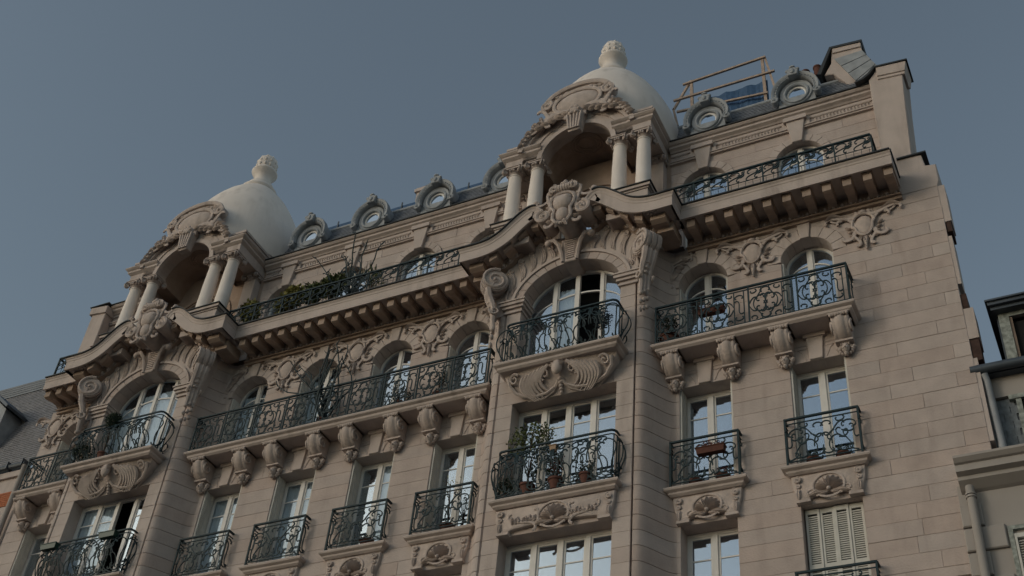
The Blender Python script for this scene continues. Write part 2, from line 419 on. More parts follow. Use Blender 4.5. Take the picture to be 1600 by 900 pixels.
# toothing stones down the right edge
for i, (za, zb, xo) in enumerate([(21.75,22.88,18.86),(18.4,19.2,18.92),(13.2,15.2,18.80),(19.9,21.3,18.80),(15.9,17.9,18.80)]):
    part('toothing_stone', MB().box(18.68, xo, .012, .55, za, zb), M_stone, B)
for za, zb, x0_, x1_ in ((21.45,21.74,18.74,18.84),(19.22,19.62,18.66,18.84),(17.85,18.38,18.72,18.90)):
    part('shaded_brick_patch', MB().box(x0_, x1_, .03, .5, za, zb), M_brickd, B)  # brick with the shadow under the toothing put into its colour
# near-black core behind the walls, painting in the unlit interior
part('dark_core', MB().box(XW+.3, XE-1.75, .98, 9, 0, 26.6), M_dark, B)
part('rear_wall', MB().box(XW+.05, XE-1.75, 9.0, 9.4, 0, 27), M_rend, B)
part('side_wall', MB().loft([[(XE-1.1,.96,z),(XE-.9,.96,z),(XE-1.5,9.,z),(XE-1.7,9.,z)] for z in (0,26.9)]), M_rend, B)
part('side_wall', MB().box(XW+.03, XW+.25, .56, 9.0, 0, 26.9), M_rend, B)

# ------------------------------------------------------------------ windows
def curtain_mesh(x0, x1, z0, z1, y, ztopf=None):
    mb = MB(); n = 40; rows = []
    for zz in (z0, z1): rows.append([(x0+(x1-x0)*i/n, y+.025*math.sin(i*1.7)+.012*math.sin(i*.6+1), zz) for i in range(n+1)])
    mb.loft(rows, False); return mb
def rect_window(hw, h, leaves, curtains=(), open_leaf=None, fw=.06):
    """origin: bottom centre of the opening, frame front at y=0"""
    fr = MB(); kids = []
    fr.box(-hw, -hw+fw, 0, .08, 0, h); fr.box(hw-fw, hw, 0, .08, 0, h); fr.box(-hw+fw, hw-fw, .001, .079, h-fw*1.4, h)
    fr.box(-hw+.0, hw-.0, .0, .08, -.02, -.001)
    xs = [-hw+fw+(2*hw-2*fw)*t for t in leaves]; ztr = h-.62
    for i, x in enumerate(xs[1:-1]): fr.box(x-.055, x+.055, -.022, .07, 0, h-fw*1.4-.002)
    for i in range(len(xs)-1):
        a = xs[i]+(.055 if i else 0); b = xs[i+1]-(.055 if i < len(xs)-2 else 0)
        if open_leaf == i: continue
        s_ = .045
        fr.box(a, a+s_, .012, .062, 0, h-fw*1.4); fr.box(b-s_, b, .012, .062, 0, h-fw*1.4)
        fr.box(a+s_, b-s_, .013, .061, h-fw*1.4-.05, h-fw*1.4-.001); fr.box(a+s_, b-s_, .013, .061, 0.001, .12)
        fr.box(a+s_, b-s_, .018, .055, ztr-.014, ztr+.014)
        gm = M_glassw if i in curtains else M_glass
        for z0, z1 in ((.12, ztr-.014), (ztr+.014, h-fw*1.4-.05)):
            kids.append(S('pane', MB().box(a+s_-.003, b-s_+.003, .03, .036, z0, z1).mesh('pane', gm)))
        if i in curtains: kids.append(S('curtain', curtain_mesh(a, b, 0, h-.08, .11).mesh('curtain', M_curt, 60)))
    return S('window', fr.mesh('window', M_white), kids)
def arch_window(hw, h, rise, leaves, curtains=(), open_leaf=None, fw=.06, transom=.3):
    """arched: springs at h, crown h+rise"""
    fr = MB(); kids = []
    def zt(x, k=0.): t = min(.999, abs(x)/(hw-k)); return h + (rise-k)*math.sqrt(1-t*t)
    n = 16
    ao = [(hw*math.cos(PI*i/n), h+rise*math.sin(PI*i/n)) for i in range(n+1)]; ai = [((hw-fw)*math.cos(PI*i/n), h+(rise-fw)*math.sin(PI*i/n)) for i in range(n+1)]
    for i in range(n): fr.prism([ao[i], ao[i+1], ai[i+1], ai[i]], 0, .08)
    fr.box(-hw, -hw+fw, 0, .08, 0, h); fr.box(hw-fw, hw, 0, .08, 0, h)
    xs = [-hw+fw+(2*hw-2*fw)*t for t in leaves]
    # curved glazing bar inside the arch
    hb, rb = hw-fw, rise*.72; zb = h-transom-.02
    bo = [(hb*math.cos(PI*i/n), zb+rb*math.sin(PI*i/n)) for i in range(n+1)]; bi = [((hb-.0)*math.cos(PI*i/n), zb+(rb-.045)*math.sin(PI*i/n)-.0) for i in range(n+1)]
    for i in range(n): fr.prism([bo[i], bo[i+1], bi[i+1], bi[i]], .012, .055)
    for x in xs[1:-1]: fr.box(x-.05, x+.05, -.02, .07, 0, zt(x, fw)-.004)
    for i in range(len(xs)-1):
        a = xs[i]+(.05 if i else 0); b = xs[i+1]-(.05 if i < len(xs)-2 else 0)
        if open_leaf == i: continue
        fr.box(a, a+.035, .012, .06, 0, min(zt(a, fw), zt(a+.035, fw))-.003) if i else None
        fr.box(b-.035, b, .012, .06, 0, min(zt(b, fw), zt(b-.035, fw))-.003) if i < len(xs)-2 else None
        fr.box(a+.035, b-.035, .013, .059, 0.001, .12)
        gm = M_glassw if i in curtains else M_glass
        def barz(x): t = min(1, abs(x)/hb); return zb + (rb-.02)*math.sqrt(1-t*t)
        m_ = 9; X = [a+.0+(b-a)*j/(m_-1) for j in range(m_)]
        lower = [(X[0], .12), (X[-1], .12)] + [(x, barz(x)) for x in reversed(X)]
        upper = [(x, barz(x)) for x in X] + [(x, max(zt(x, fw*.5), barz(x)+.002)) for x in reversed(X)]
        kids.append(S('pane', MB().prism(lower, .03, .036).mesh('pane', gm))); kids.append(S('pane', MB().prism(upper, .03, .036).mesh('pane', gm)))
        if i in curtains: kids.append(S('curtain', curtain_mesh(a, b, 0, min(zt(a), zt(b), h+rise*.6), .11).mesh('curtain', M_curt, 60)))
    return S('window', fr.mesh('window', M_white), kids)
def shutter_pair(h, hw=.6, d0=.03, d1=.36, louver=False):
    out = []
    for sgn in (-1, 1):
        mb = MB(); x0, x1 = sorted((sgn*(hw-.001), sgn*(hw-.04))); mb.box(x0, x1, d0, (d0+d1)/2-.004, .02, h-.01)
        x0, x1 = sorted((sgn*(hw-.006), sgn*(hw-.046))); mb.box(x0, x1, (d0+d1)/2+.004, d1, .02, h-.01)
        for k in range(int(h/.055)-4):                       # louvres
            z = .12+k*.055; xx = sgn*(hw-.043); mb.obox((xx, (d0+d1)/2-.09, z), (.008,0,.006), (0,.055,0), (0,0,.004)); mb.obox((xx-sgn*.006, (d0+d1)/2+.09, z), (.008,0,.006), (0,.055,0), (0,0,.004))
        out.append(S('shutter', mb.mesh('shutter', M_shut)))
    return out
h1 = Z1-(Z0+2*CH)-.13; h2 = SP2-19.52
W1 = rect_window(.6, h1, (0, .5, 1)); W1c = rect_window(.6, h1, (0, .5, 1), (0, 1)); W1h = rect_window(.6, h1, (0, .5, 1), (1,))
SH1 = shutter_pair(h1); SH2 = shutter_pair(h2, d0=.05)
W2 = arch_window(.6, h2, RI2, (0, .5, 1)); W2c = arch_window(.6, h2, RI2, (0, .5, 1), (0, 1))
def put_window(sp, x, y, z, sh=()):
    o = inst(sp, B, (x, y, z))
    for s_ in sh: inst(s_, o, (0, -y if y > .2 else 0, 0))
    return o
for i, x in enumerate(L_X+R_X+[A_X]):
    put_window([W1c, W1c, W1h, W1, W1, W1, W1][i], x, .38, Z1-h1, SH1)
    put_window([W2c, W2c, W2, W2, W2, W2, W2c][i], x, .38, 19.52, SH2)
# ground-most visible storey
for x in (R_X[0], L_X[3], L_X[2]):
    put_window(rect_window(.6, 2.0, (0, .5, 1)) if x == R_X[0] else W1, x, .38, (Z0-2.0) if x == R_X[0] else Z0-h1, SH1[:0])
mb = MB()
for k in range(4):                                           # closed louvred shutters, four leaves
    a = -.57+k*.285; b = a+.28; dy = .02*(k % 2)
    mb.box(a, a+.045, dy, dy+.035, 0, 2.2); mb.box(b-.045, b, dy, dy+.035, 0, 2.2); mb.box(a+.045, b-.045, dy+.001, dy+.034, 2.1, 2.199); mb.box(a+.045, b-.045, dy+.001, dy+.034, .9, 1.0)
    for q in range(44):
        z = .05+q*.0475
        if .88 < z < 1.02 or z > 2.09: continue
        mb.obox(((a+b)/2, dy+.02, z), (.096,0,0), (0,.014,.021), (0,-.002,.003))
part('closed_shutter', mb, M_shut, B, (R_X[1], .16, Z0-2.22), label='closed pale louvred shutter')
# bay windows
hb1 = Z1-(Z0+2*CH)-.1
WB1 = rect_window(1.29, hb1, (0, .25, .5, .75, 1)); WB1c = rect_window(1.29, hb1, (0, .25, .5, .75, 1), (0, 1), open_leaf=2)
put_window(WB1, BAYS[0], YB+.38, Z1-hb1); put_window(WB1c, BAYS[1], YB+.38, Z1-hb1)
put_window(rect_window(1.29, 2.2, (0, .25, .5, .75, 1)), BAYS[0], YB+.38, Z0-2.2)
put_window(rect_window(1.29, 2.2, (0, .25, .5, .75, 1)), BAYS[1], YB+.38, Z0-2.2)
BSP, BRI, BHW = 21.72, 1.02, 1.31
WB2 = arch_window(BHW, BSP-19.5, BRI, (0, .26, .5, .76, 1), (1,), open_leaf=2, transom=.35)
WB2c = arch_window(BHW, BSP-19.5, BRI, (0, .26, .5, .76, 1), (0, 1, 2, 3), transom=.35)
put_window(WB2, BAYS[0], YB+.42, 19.5); put_window(WB2c, BAYS[1], YB+.42, 19.5)
W3 = arch_window(.6, SP3-23.5, RI3, (0, .5, 1)); W3b = arch_window(1.1, 2.1, .9, (0, .3, .5, .7, 1))
for x in L_X+R_X+[A_X]: put_window(W3, x, Y3+.17, 23.5)
W3x = arch_window(.6, SP3-23.5, RI3, (0, .5, 1), (1,))
# near-black boxes: painted-in darkness behind the bay glass
for xb in BAYS: part('bay_dark_backing', MB().box(xb-1.66, xb+1.66, .3, .97, 13, 22.9), M_dark, B)

# ------------------------------------------------------------------ balcony slabs
def slab_profile(p, t):                                      # (out, dz), p projection, t thickness
    return [(-.4,0),(p-.03,0),(p,-.02),(p+.01,-.05),(p-.005,-.085),(p-.05,-.11),(p-.07,-.12),(p-.08,-t*.8),(p-.13,-t),(-.4,-t)]
SL1 = moulding([(-.886,.30),(-.886,0),(.886,0),(.886,.30)], [(-.35,0)]+slab_profile(.2,.2)[1:-1]+[(-.35,-.2)], 16.02)
# simpler and safer: straight sweep with end returns modelled as boxes
def slab(x0, x1, y0, p, ztop, t, back):
    """slab front at y0-p; mitred lip on three sides"""
    prof = slab_profile(p, t)[1:-1]; rings = []
    path = [(x0, back), (x0, y0-p), (x1, y0-p), (x1, back)]
    for i, (x, y) in enumerate(path):
        sx = -1 if i < 2 else 1; sy = -1 if i in (1, 2) else 0
        rings.append([(x+sx*(o-p), y+sy*(o-p), ztop+dz) for o, dz in prof])
    mb = MB(); mb.loft(rings, False)
    n = len(prof)
    # top and bottom sheets
    for k in (0, n-1):
        mb.add([r[k] for r in rings], [(0,1,2,3) if k else (3,2,1,0)])
    return mb
M1S = slab(-.886, .886, 0, .25, 16.02, .2, .38).mesh('balcony_slab', M_stone, 30)
# carved apron below the small balconies
def apron(hw, zt, zb, y, shellr, wide=False):
    mb = MB()
    # body: prism sloping back, arched lower edge with end brackets
    n = 14; poly = [(-hw, zt), (-hw+.02, zt-.25), (-hw+.10, zb+.1), (-hw+.10, zb), (-hw+.34, zb), (-hw+.36, zb+.08)]
    for i in range(n+1):
        t = i/n; x = -hw+.42 + (2*hw-.84)*t; poly.append((x, zb+.1+.06*math.sin(PI*t)))
    poly += [(hw-.36, zb+.08), (hw-.34, zb), (hw-.10, zb), (hw-.10, zb+.1), (hw-.02, zt-.25), (hw, zt)]
    poly = poly  # ccw check below
    mb.prism(poly[::1], y-.10, y+.02, .012)
    for s_ in (-1, 1):
        for k, (r, dz) in enumerate(((.075, .13), (.055, .27), (.04, .38))):
            x = s_*(hw-.13); volute(mb, x, zt-dz, y-.13-.02*(k == 0), r, .06, s_, 1.4)
        leaf(mb, s_*(hw-.13), zt-.34, y-.11, .25, -90, .05, .05)
        mb.box(*(sorted((s_*(hw-.08), s_*(hw-.36)))), y-.14, y, zb-.02, zb+.04)
    # scallop shell
    cz = zb+.2; R_ = shellr
    for i in range(9):
        a = 180*(i+.5)/9; leaf(mb, .03*math.cos(math.radians(a)), cz+.02, y-.10, R_*(1.05+.2*math.sin(math.radians(a))), a, R_*.16, .12)
    pts = [(math.cos(2*PI*i/24)*R_*1.30, cz+.10+math.sin(2*PI*i/24)*R_*1.12) for i in range(25)]
    relief(mb, pts, y-.115, .026, .026, 6)
    for s_ in (-1, 1):
        relief(mb, [(s_*p[0], p[1]) for p in cv('C', .32*R_/.25, cz-.02, R_*1.0, 20, -1)], y-.11, .022, .014)
        leaf(mb, s_*.1, cz-.05, y-.11, R_*1.3, 90-s_*82, .05, .06, -s_*.3)
        leaf(mb, s_*.03, cz-.05, y-.11, R_*.9, 90-s_*115, .04, .05, s_*.3)
        if wide:
            relief(mb, [(s_*p[0], p[1]) for p in cv('S', .72, cz+.03, .72, 12, 1)], y-.11, .034, .02)
            relief(mb, [(s_*p[0], p[1]) for p in cv('C', .5, cz+.16, .34, -30, 1)], y-.11, .028, .016)
            for k in range(7):
                leaf(mb, s_*(.42+.09*k), cz+.02+.02*math.sin(k*2.), y-.11, .15, 90-s_*(20+25*math.sin(k*1.9)), .035, .05, s_*.5)
                mb.ell((s_*(.45+.085*k), y-.13, cz+.10+.05*math.sin(k*1.3)), (.028, .03, .028), 6, 4)
    mb.ell((0, y-.14, cz), (.05, .05, .045), 8, 5)
    return mb
AP1 = apron(.74, 15.83, 15.2, .02, .24).mesh('carved_apron', M_carve, 50)
for x in L_X+R_X:
    o = inst(S('balcony_slab', M1S), B, (x, 0, 0)); inst(S('carved_apron', AP1), o)
APB = apron(1.38, 15.78, 15.16, YB+.0, .27, True).mesh('carved_apron', M_carve, 50)
MBS = slab(-1.50, 1.50, YB, .27, 15.99, .2, YB+.3).mesh('balcony_slab', M_stone, 30)
for xb in BAYS:
    o = inst(S('balcony_slab', MBS), B, (xb, 0, 0)); inst(S('carved_apron', APB), o)
# F2 bay slabs + gadrooned shell panel
MB2 = slab(-1.57, 1.57, YB, .62, 19.50, .22, YB+.3).mesh('balcony_slab', M_stone, 30)
g = MB()
rings = []
for i in range(9):                                           # coved backing, from the slab lip back to the wall
    t = i/8; z = 19.29-.66*t; out = .40*(1-t)**1.0+.03; hw_ = 1.40-.55*t**1.6
    rings.append([(x*hw_/6, YB-out*(1-.25*(x/6)**2), z) for x in range(-6, 7)])
g.loft(rings, False)
g.loft([[r[0] for r in rings], [(r[0][0]+.02, YB+.02, r[0][2]) for r in rings]], False)
g.loft([[(r[-1][0]-.02, YB+.02, r[-1][2]) for r in rings], [r[-1] for r in rings]], False)
def shell_y(x, z): t = (19.29-z)/.66; return YB-(.40*(1-t)+.03)*(1-.25*(x/1.4)**2)
for s_ in (-1, 1):
    for k in range(7):                                       # fan of gadroons curling from the centre
        t = k/6; pts = []
        x0, z0 = s_*(.22+.13*k*.85), 19.24-.02*k; ln = .60-.02*abs(k-3)
        for j in range(11):
            u = j/10; a = math.radians(-62-18*t)*1; x = x0 + s_*(.26*math.sin(PI*u*.92)*(1-.2*t)); z = z0-ln*u
            xx = x*(1-.26*u*t)
            pts.append((xx, shell_y(xx, z)-.05, z))
        g.tube(pts, lambda q: .064*math.sin(PI*min(.93, .22+q*.75)), 6, True, 1.0, 0)
    sp = [(s_*(.34+.13*math.cos(a)*(1-b)), 19.06+.13*math.sin(a)*(1-b)) for a, b in [(-1.2+i*.42*1, i/24) for i in range(21)]]
    g.tube([(p[0], shell_y(p[0], p[1])-.07, p[1]) for p in sp], lambda t: .03*(1-.4*t), 5, True, 1, 0)
    sp = [(s_*(1.12+.13*math.cos(a)*(1-b)), 19.10+.13*math.sin(a)*(1-b)) for a, b in [(2.6-i*.42*1, i/24) for i in range(21)]]
    g.tube([(p[0], shell_y(p[0], p[1])-.07, p[1]) for p in sp], lambda t: .034*(1-.4*t), 5, True, 1, 0)
    g.tube([(s_*x, shell_y(x, z)-.04, z) for x, z in ((1.28,19.18),(1.26,19.0),(1.12,18.82),(.9,18.72),(.62,18.68),(.36,18.70),(.16,18.78))], lambda t: .05-.015*t, 6, True, 1, 0)
    g.tube([(s_*x, shell_y(x, z)-.02, z) for x, z in ((.04,18.9),(.2,18.72),(.45,18.62),(.72,18.63))], lambda t: .045-.03*t, 6, True, 1, 0)
g.ell((0, YB-.44, 19.12), (.14, .10, .2), 10, 7)
for k in range(7): 
    a = 30+120*k/6; leaf(g, 0, 19.08, YB-.47, .24, a, .035, .05)
for k in range(5): g.ell((0, YB-.22+.03*k, 18.93-.075*k), (.075-.008*k, .06, .045), 8, 5)
SHM = g.mesh('shell_panel', M_carve, 55)
for xb in BAYS:
    o = inst(S('balcony_slab', MB2), B, (xb, 0, 0)); inst(S('shell_panel', SHM), o)
# F2 long slabs
def long_slab(x0, x1):
    return part('balcony_slab', slab(x0, x1, 0, .66, 19.60, .22, .38), M_stone, B, smooth=30)
long_slab(-1.08, 7.97); long_slab(12.08, 16.66); long_slab(-7.12, -4.0-1.15)

# ------------------------------------------------------------------ scroll consoles with masks
g = MB(); NX = 17; prof = [(.50,19.37),(.52,19.30),(.50,19.20),(.45,19.09),(.37,18.99),(.28,18.93),(.22,18.90)]
rings = []
for z_i, (o_, z) in enumerate(prof):
    r = []
    for i in range(NX):
        x = -.165+.33*i/(NX-1); u = abs(x)/.165
        b_ = .055*math.sqrt(max(0, 1-(u/.52)**2)) if u < .52 else .03*math.sqrt(max(0, 1-((u-.76)/.24)**2))-.02
        r.append((x*(1-.12*z_i/6), -(o_+b_-.03), z))
    rings.append(r)
g.loft(rings, False)
for s_ in (0, -1):
    ed = [r[s_] for r in rings]; bk = [(p[0], .02, p[2]) for p in ed]
    g.loft([ed, bk] if s_ == 0 else [bk, ed], False)
g.box(-.16, .16, -.24, .02, 18.86, 18.905)
g.box(-.20, .20, -.56, .02, 19.38, 19.43)
for i in range(7): g.ell((-.15+.05*i, -.53, 19.36+.012*(i % 2)), (.034, .045, .05), 7, 5)
for s_ in (-1, 1):
    pts = []
    for i in range(20):
        t = i/19; a = PI*.5-t*2*PI*1.35; rr = .16*(1-.8*t); pts.append((s_*.17, -.30-rr*math.cos(a)*1.0, 19.16+rr*math.sin(a)))
    g.tube(pts, lambda t: .028*(1-.4*t), 5, True, 1, 0)
g.v = [(p[0]*1.18, p[1], p[2]) for p in g.v]
CONS = g.mesh('console', M_carve, 45)
g = MB(); g.ell((0, -.14, 18.72), (.085, .10, .12), 12, 8); g.ell((0, -.245, 18.70), (.018, .03, .03), 6, 5)
for s_ in (-1, 1):
    g.ell((s_*.032, -.215, 18.745), (.02, .025, .012), 6, 4); g.ell((s_*.04, -.205, 18.69), (.03, .035, .03), 6, 4)
    for k, (dx, dz, r) in enumerate(((.10,.08,.05),(.14,.02,.052),(.17,.06,.045),(.12,-.05,.042),(.08,-.10,.035))): g.ell((s_*dx, -.08, 18.72+dz), (r, .06, r), 7, 5)
g.ell((0, -.12, 18.60), (.05, .07, .06), 7, 5); g.ell((0, -.2, 18.655), (.03, .02, .01), 6, 4)
for k in range(5): g.ell((-.08+.04*k, -.15, 18.82+.015*math.sin(PI*k/4)), (.028, .05, .03), 6, 4)
MASK = g.mesh('mask', M_carve, 60)
for x in L_X+R_X+[A_X]:
    for s_ in (-1, 1):
        if x == A_X and s_ == 1: xx = x+.62
        else: xx = x+s_*.655
        inst(S('console', CONS, [S('mask', MASK)]), B, (xx, 0, .0))
# keystones with sunk panels above the rectangular windows
g = MB(); g.prism([(-.14,18.70),(.14,18.70),(.19,19.34),(-.19,19.34)], -.055, .02, .012); g.box(-.24, .24, -.09, .02, 19.28, 19.38)
KS1 = g.mesh('keystone', M_stone)
g = MB()
for s_ in (-1, 1):
    relief(g, [(s_*.20,19.13),(s_*.5,19.13)], -.008, .014, .014, 4); relief(g, [(s_*.20,19.03),(s_*.40,19.03),(s_*.30,18.93),(s_*.22,18.74)], -.008, .013, .013, 4)
KP1 = g.mesh('panel_moulding', M_stone)
for x in L_X+R_X+[A_X]: inst(S('keystone', KS1, [S('panel_moulding', KP1)]), B, (x, 0, 0))
# keystones over the F2 arches, up to the bed mould
g = MB(); g.prism([(-.11,22.28),(.11,22.28),(.17,22.86),(-.17,22.86)], -.05, .3, .012)
KS2 = g.mesh('keystone', M_stone)
for x in L_X+R_X+[A_X]: inst(S('keystone', KS2), B, (x, 0, 0))
# carved cartouches between the F2 windows
def cartouche():
    g = MB(); y = -.01
    ol = [(.235*math.cos(a)*(1.12 if math.sin(a) > 0 else .84), 22.20+.335*math.sin(a)) for a in [2*PI*i/24 for i in range(25)]]
    g.tube([(x, y-.07, z) for x, z in ol], .034, 6); g.ell((0, y-.03, 22.20), (.21,.075,.29), 14, 8)
    g.prism([(.17*math.cos(a)*(1.12 if math.sin(a) > 0 else .82), 22.22+.27*math.sin(a)) for a in [2*PI*i/20 for i in range(20)]], y-.055, y+.02, .02)
    for s_ in (-1, 1):
        f = lambda p: [(s_*q[0], q[1]) for q in p]
        relief(g, f(cv('C', .37, 22.18, .70, 80, -1)), y-.04, .046, .034, 6)
        relief(g, f(cv('S', .50, 22.54, .70, 16, -1)), y-.05, .05, .034, 6)
        relief(g, f(cv('C', .62, 22.58, .34, 32, 1)), y-.03, .034, .02, 6)
        relief(g, f(cv('S', .19, 21.82, .42, 62, 1)), y-.04, .044, .026, 6)
        for k in range(5): leaf(g, s_*(.26+.10*k), 22.50+.025*k, y-.02, .20, 90-s_*(55-18*k), .045, .055, -s_*.5)
        for k in range(4): leaf(g, s_*(.30-.04*k), 22.2-.12*k, y-.02, .15, 90-s_*(100+8*k), .035, .045, s_*.6)
        leaf(g, s_*.52, 22.62, y-.03, .38, 90-s_*62, .065, .11, -s_*.7)
        leaf(g, s_*.07, 21.9, y-.02, .22, -90+s_*22, .04, .05)
    for k in range(5): leaf(g, 0, 22.50, y-.05, .18, 30+30*k, .035, .06)
    for k in range(4): g.ell((0, y-.05, 21.66-.06*k), (.05-.009*k, .05, .045), 7, 5)
    leaf(g, 0, 21.86, y-.04, .26, -90, .06, .07)
    g.ell((0, y-.07, 22.58), (.10, .06, .06), 8, 5)
    return g.mesh('cartouche', M_carve, 55)
CAT = cartouche()
for x in (1.144, 3.43, 5.717, 14.375, 17.0): inst(S('cartouche', CAT), B, (x, 0, 0))
def half_cart(flip):
    g = MB(); y = -.01; f = lambda p: [(flip*q[0], q[1]) for q in p]
    relief(g, f(cv('S', .05, 22.52, .62, 20, -1)), y-.03, .042, .03, 6); relief(g, f(cv('C', .24, 22.6, .3, 20, 1)), y-.03, .034, .02, 6)
    relief(g, f(cv('S', -.18, 22.1, .7, 70, 1)), y-.03, .045, .025, 6); relief(g, f(cv('C', -.05, 22.25, .4, 60, -1)), y-.03, .035, .025, 6)
    for k in range(7): leaf(g, flip*(-.25+.06*k), 21.8+.12*k, y-.02, .2, 90-flip*(20+10*k), .05, .06, -flip*.4)
    return g.mesh('carved_foliage', M_carve, 55)
HC1, HC2 = half_cart(1), half_cart(-1)
inst(S('carved_foliage', HC1), B, (BAYS[0]+2.48, 0, 0)); inst(S('carved_foliage', HC2), B, (BAYS[0]-2.48, 0, 0))
inst(S('carved_foliage', HC1), B, (BAYS[1]+2.48, 0, 0)); inst(S('cartouche', CAT), B, (-7.2, 0, 0))

# ------------------------------------------------------------------ main cornice
ZC = 23.48
CP = [(.92,0),(.92,-.03),(.89,-.07),(.885,-.12),(.87,-.14),(.87,-.40),(.82,-.40),(.82,-.36),(-.45,-.36),(-.45,0)]
def cor(x0, x1, name='cornice'):
    rings = [[(x, -o, ZC+dz) for o, dz in CP] for x in (x0, x1)]
    g = MB(); g.loft(rings); o = part(name, g, M_stone, B)
    fl = MB().box(x0-.0, x1+.0, -.965, .3, ZC+.003, ZC+.035); inst(S('lead_flashing', fl.mesh('lead_flashing', M_flash)), o)
    # bed mould
    b_ = MB(); b_.box(x0, x1, -.10, -.001, 22.86, ZC-.36); b_.box(x0, x1, -.16, -.101, 22.80, 22.83); b_.box(x0, x1, -.09, -.002, 22.72, 22.80)
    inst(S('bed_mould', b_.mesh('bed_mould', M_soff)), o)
    e = MB(); n = int((x1-x0)/.20)
    for i in range(n):
        xx = x0+(i+.5)*(x1-x0)/n; e.ell((xx, -.13, 22.90), (.045, .05, .06), 7, 5)
        e.tube([(xx+.1*math.cos(a)*.75, -.12, 22.90+.075*math.sin(a)) for a in [PI*(1+.2*q) for q in range(0, 6)]], .013, 4)
        e.box(xx+.092, xx+.108, -.15, -.10, 22.85, 22.95)
    inst(S('egg_and_dart', e.mesh('egg_and_dart', M_carve, 60), kind='stuff'), o)
    return o
XVL, XVR = BAYS[1]+2.87, BAYS[0]-2.87
cc = cor(XVL-.1, XVR+.1); cr = cor(BAYS[0]+2.77, 17.93); cl = cor(-7.36, BAYS[1]-2.77)
g = MB(); g.box(17.931, 17.96, -.92, .02, ZC-.05, ZC+.03)
part('lead_flashing', g, M_flash, B)
# modillions
md = MB(); rings = []
for s_, wv in ((0, 0), ):
    prof = [(.75, ZC-.362), (.75, ZC-.60), (.68, ZC-.625), (.55, ZC-.60), (.40, ZC-.56), (.25, ZC-.56), (.12, ZC-.62), (.10, ZC-.64), (.0, ZC-.64), (.0, ZC-.362)]
    md.loft([[(x, -o, z) for o, z in prof] for x in (-.10, .10)])
    md.box(-.125, .125, -.775, -.1, ZC-.41, ZC-.363)
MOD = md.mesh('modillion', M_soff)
def mods(x0, x1, n, par):
    for i in range(n): inst(S('modillion', MOD), par, (x0+(x1-x0)*i/(n-1), 0, 0))
mods(XVL+.22, XVR-.22, 17, cc); mods(BAYS[0]+2.87+.22, 17.80, 11, cr); mods(-7.22, -6.35, 3, cl)

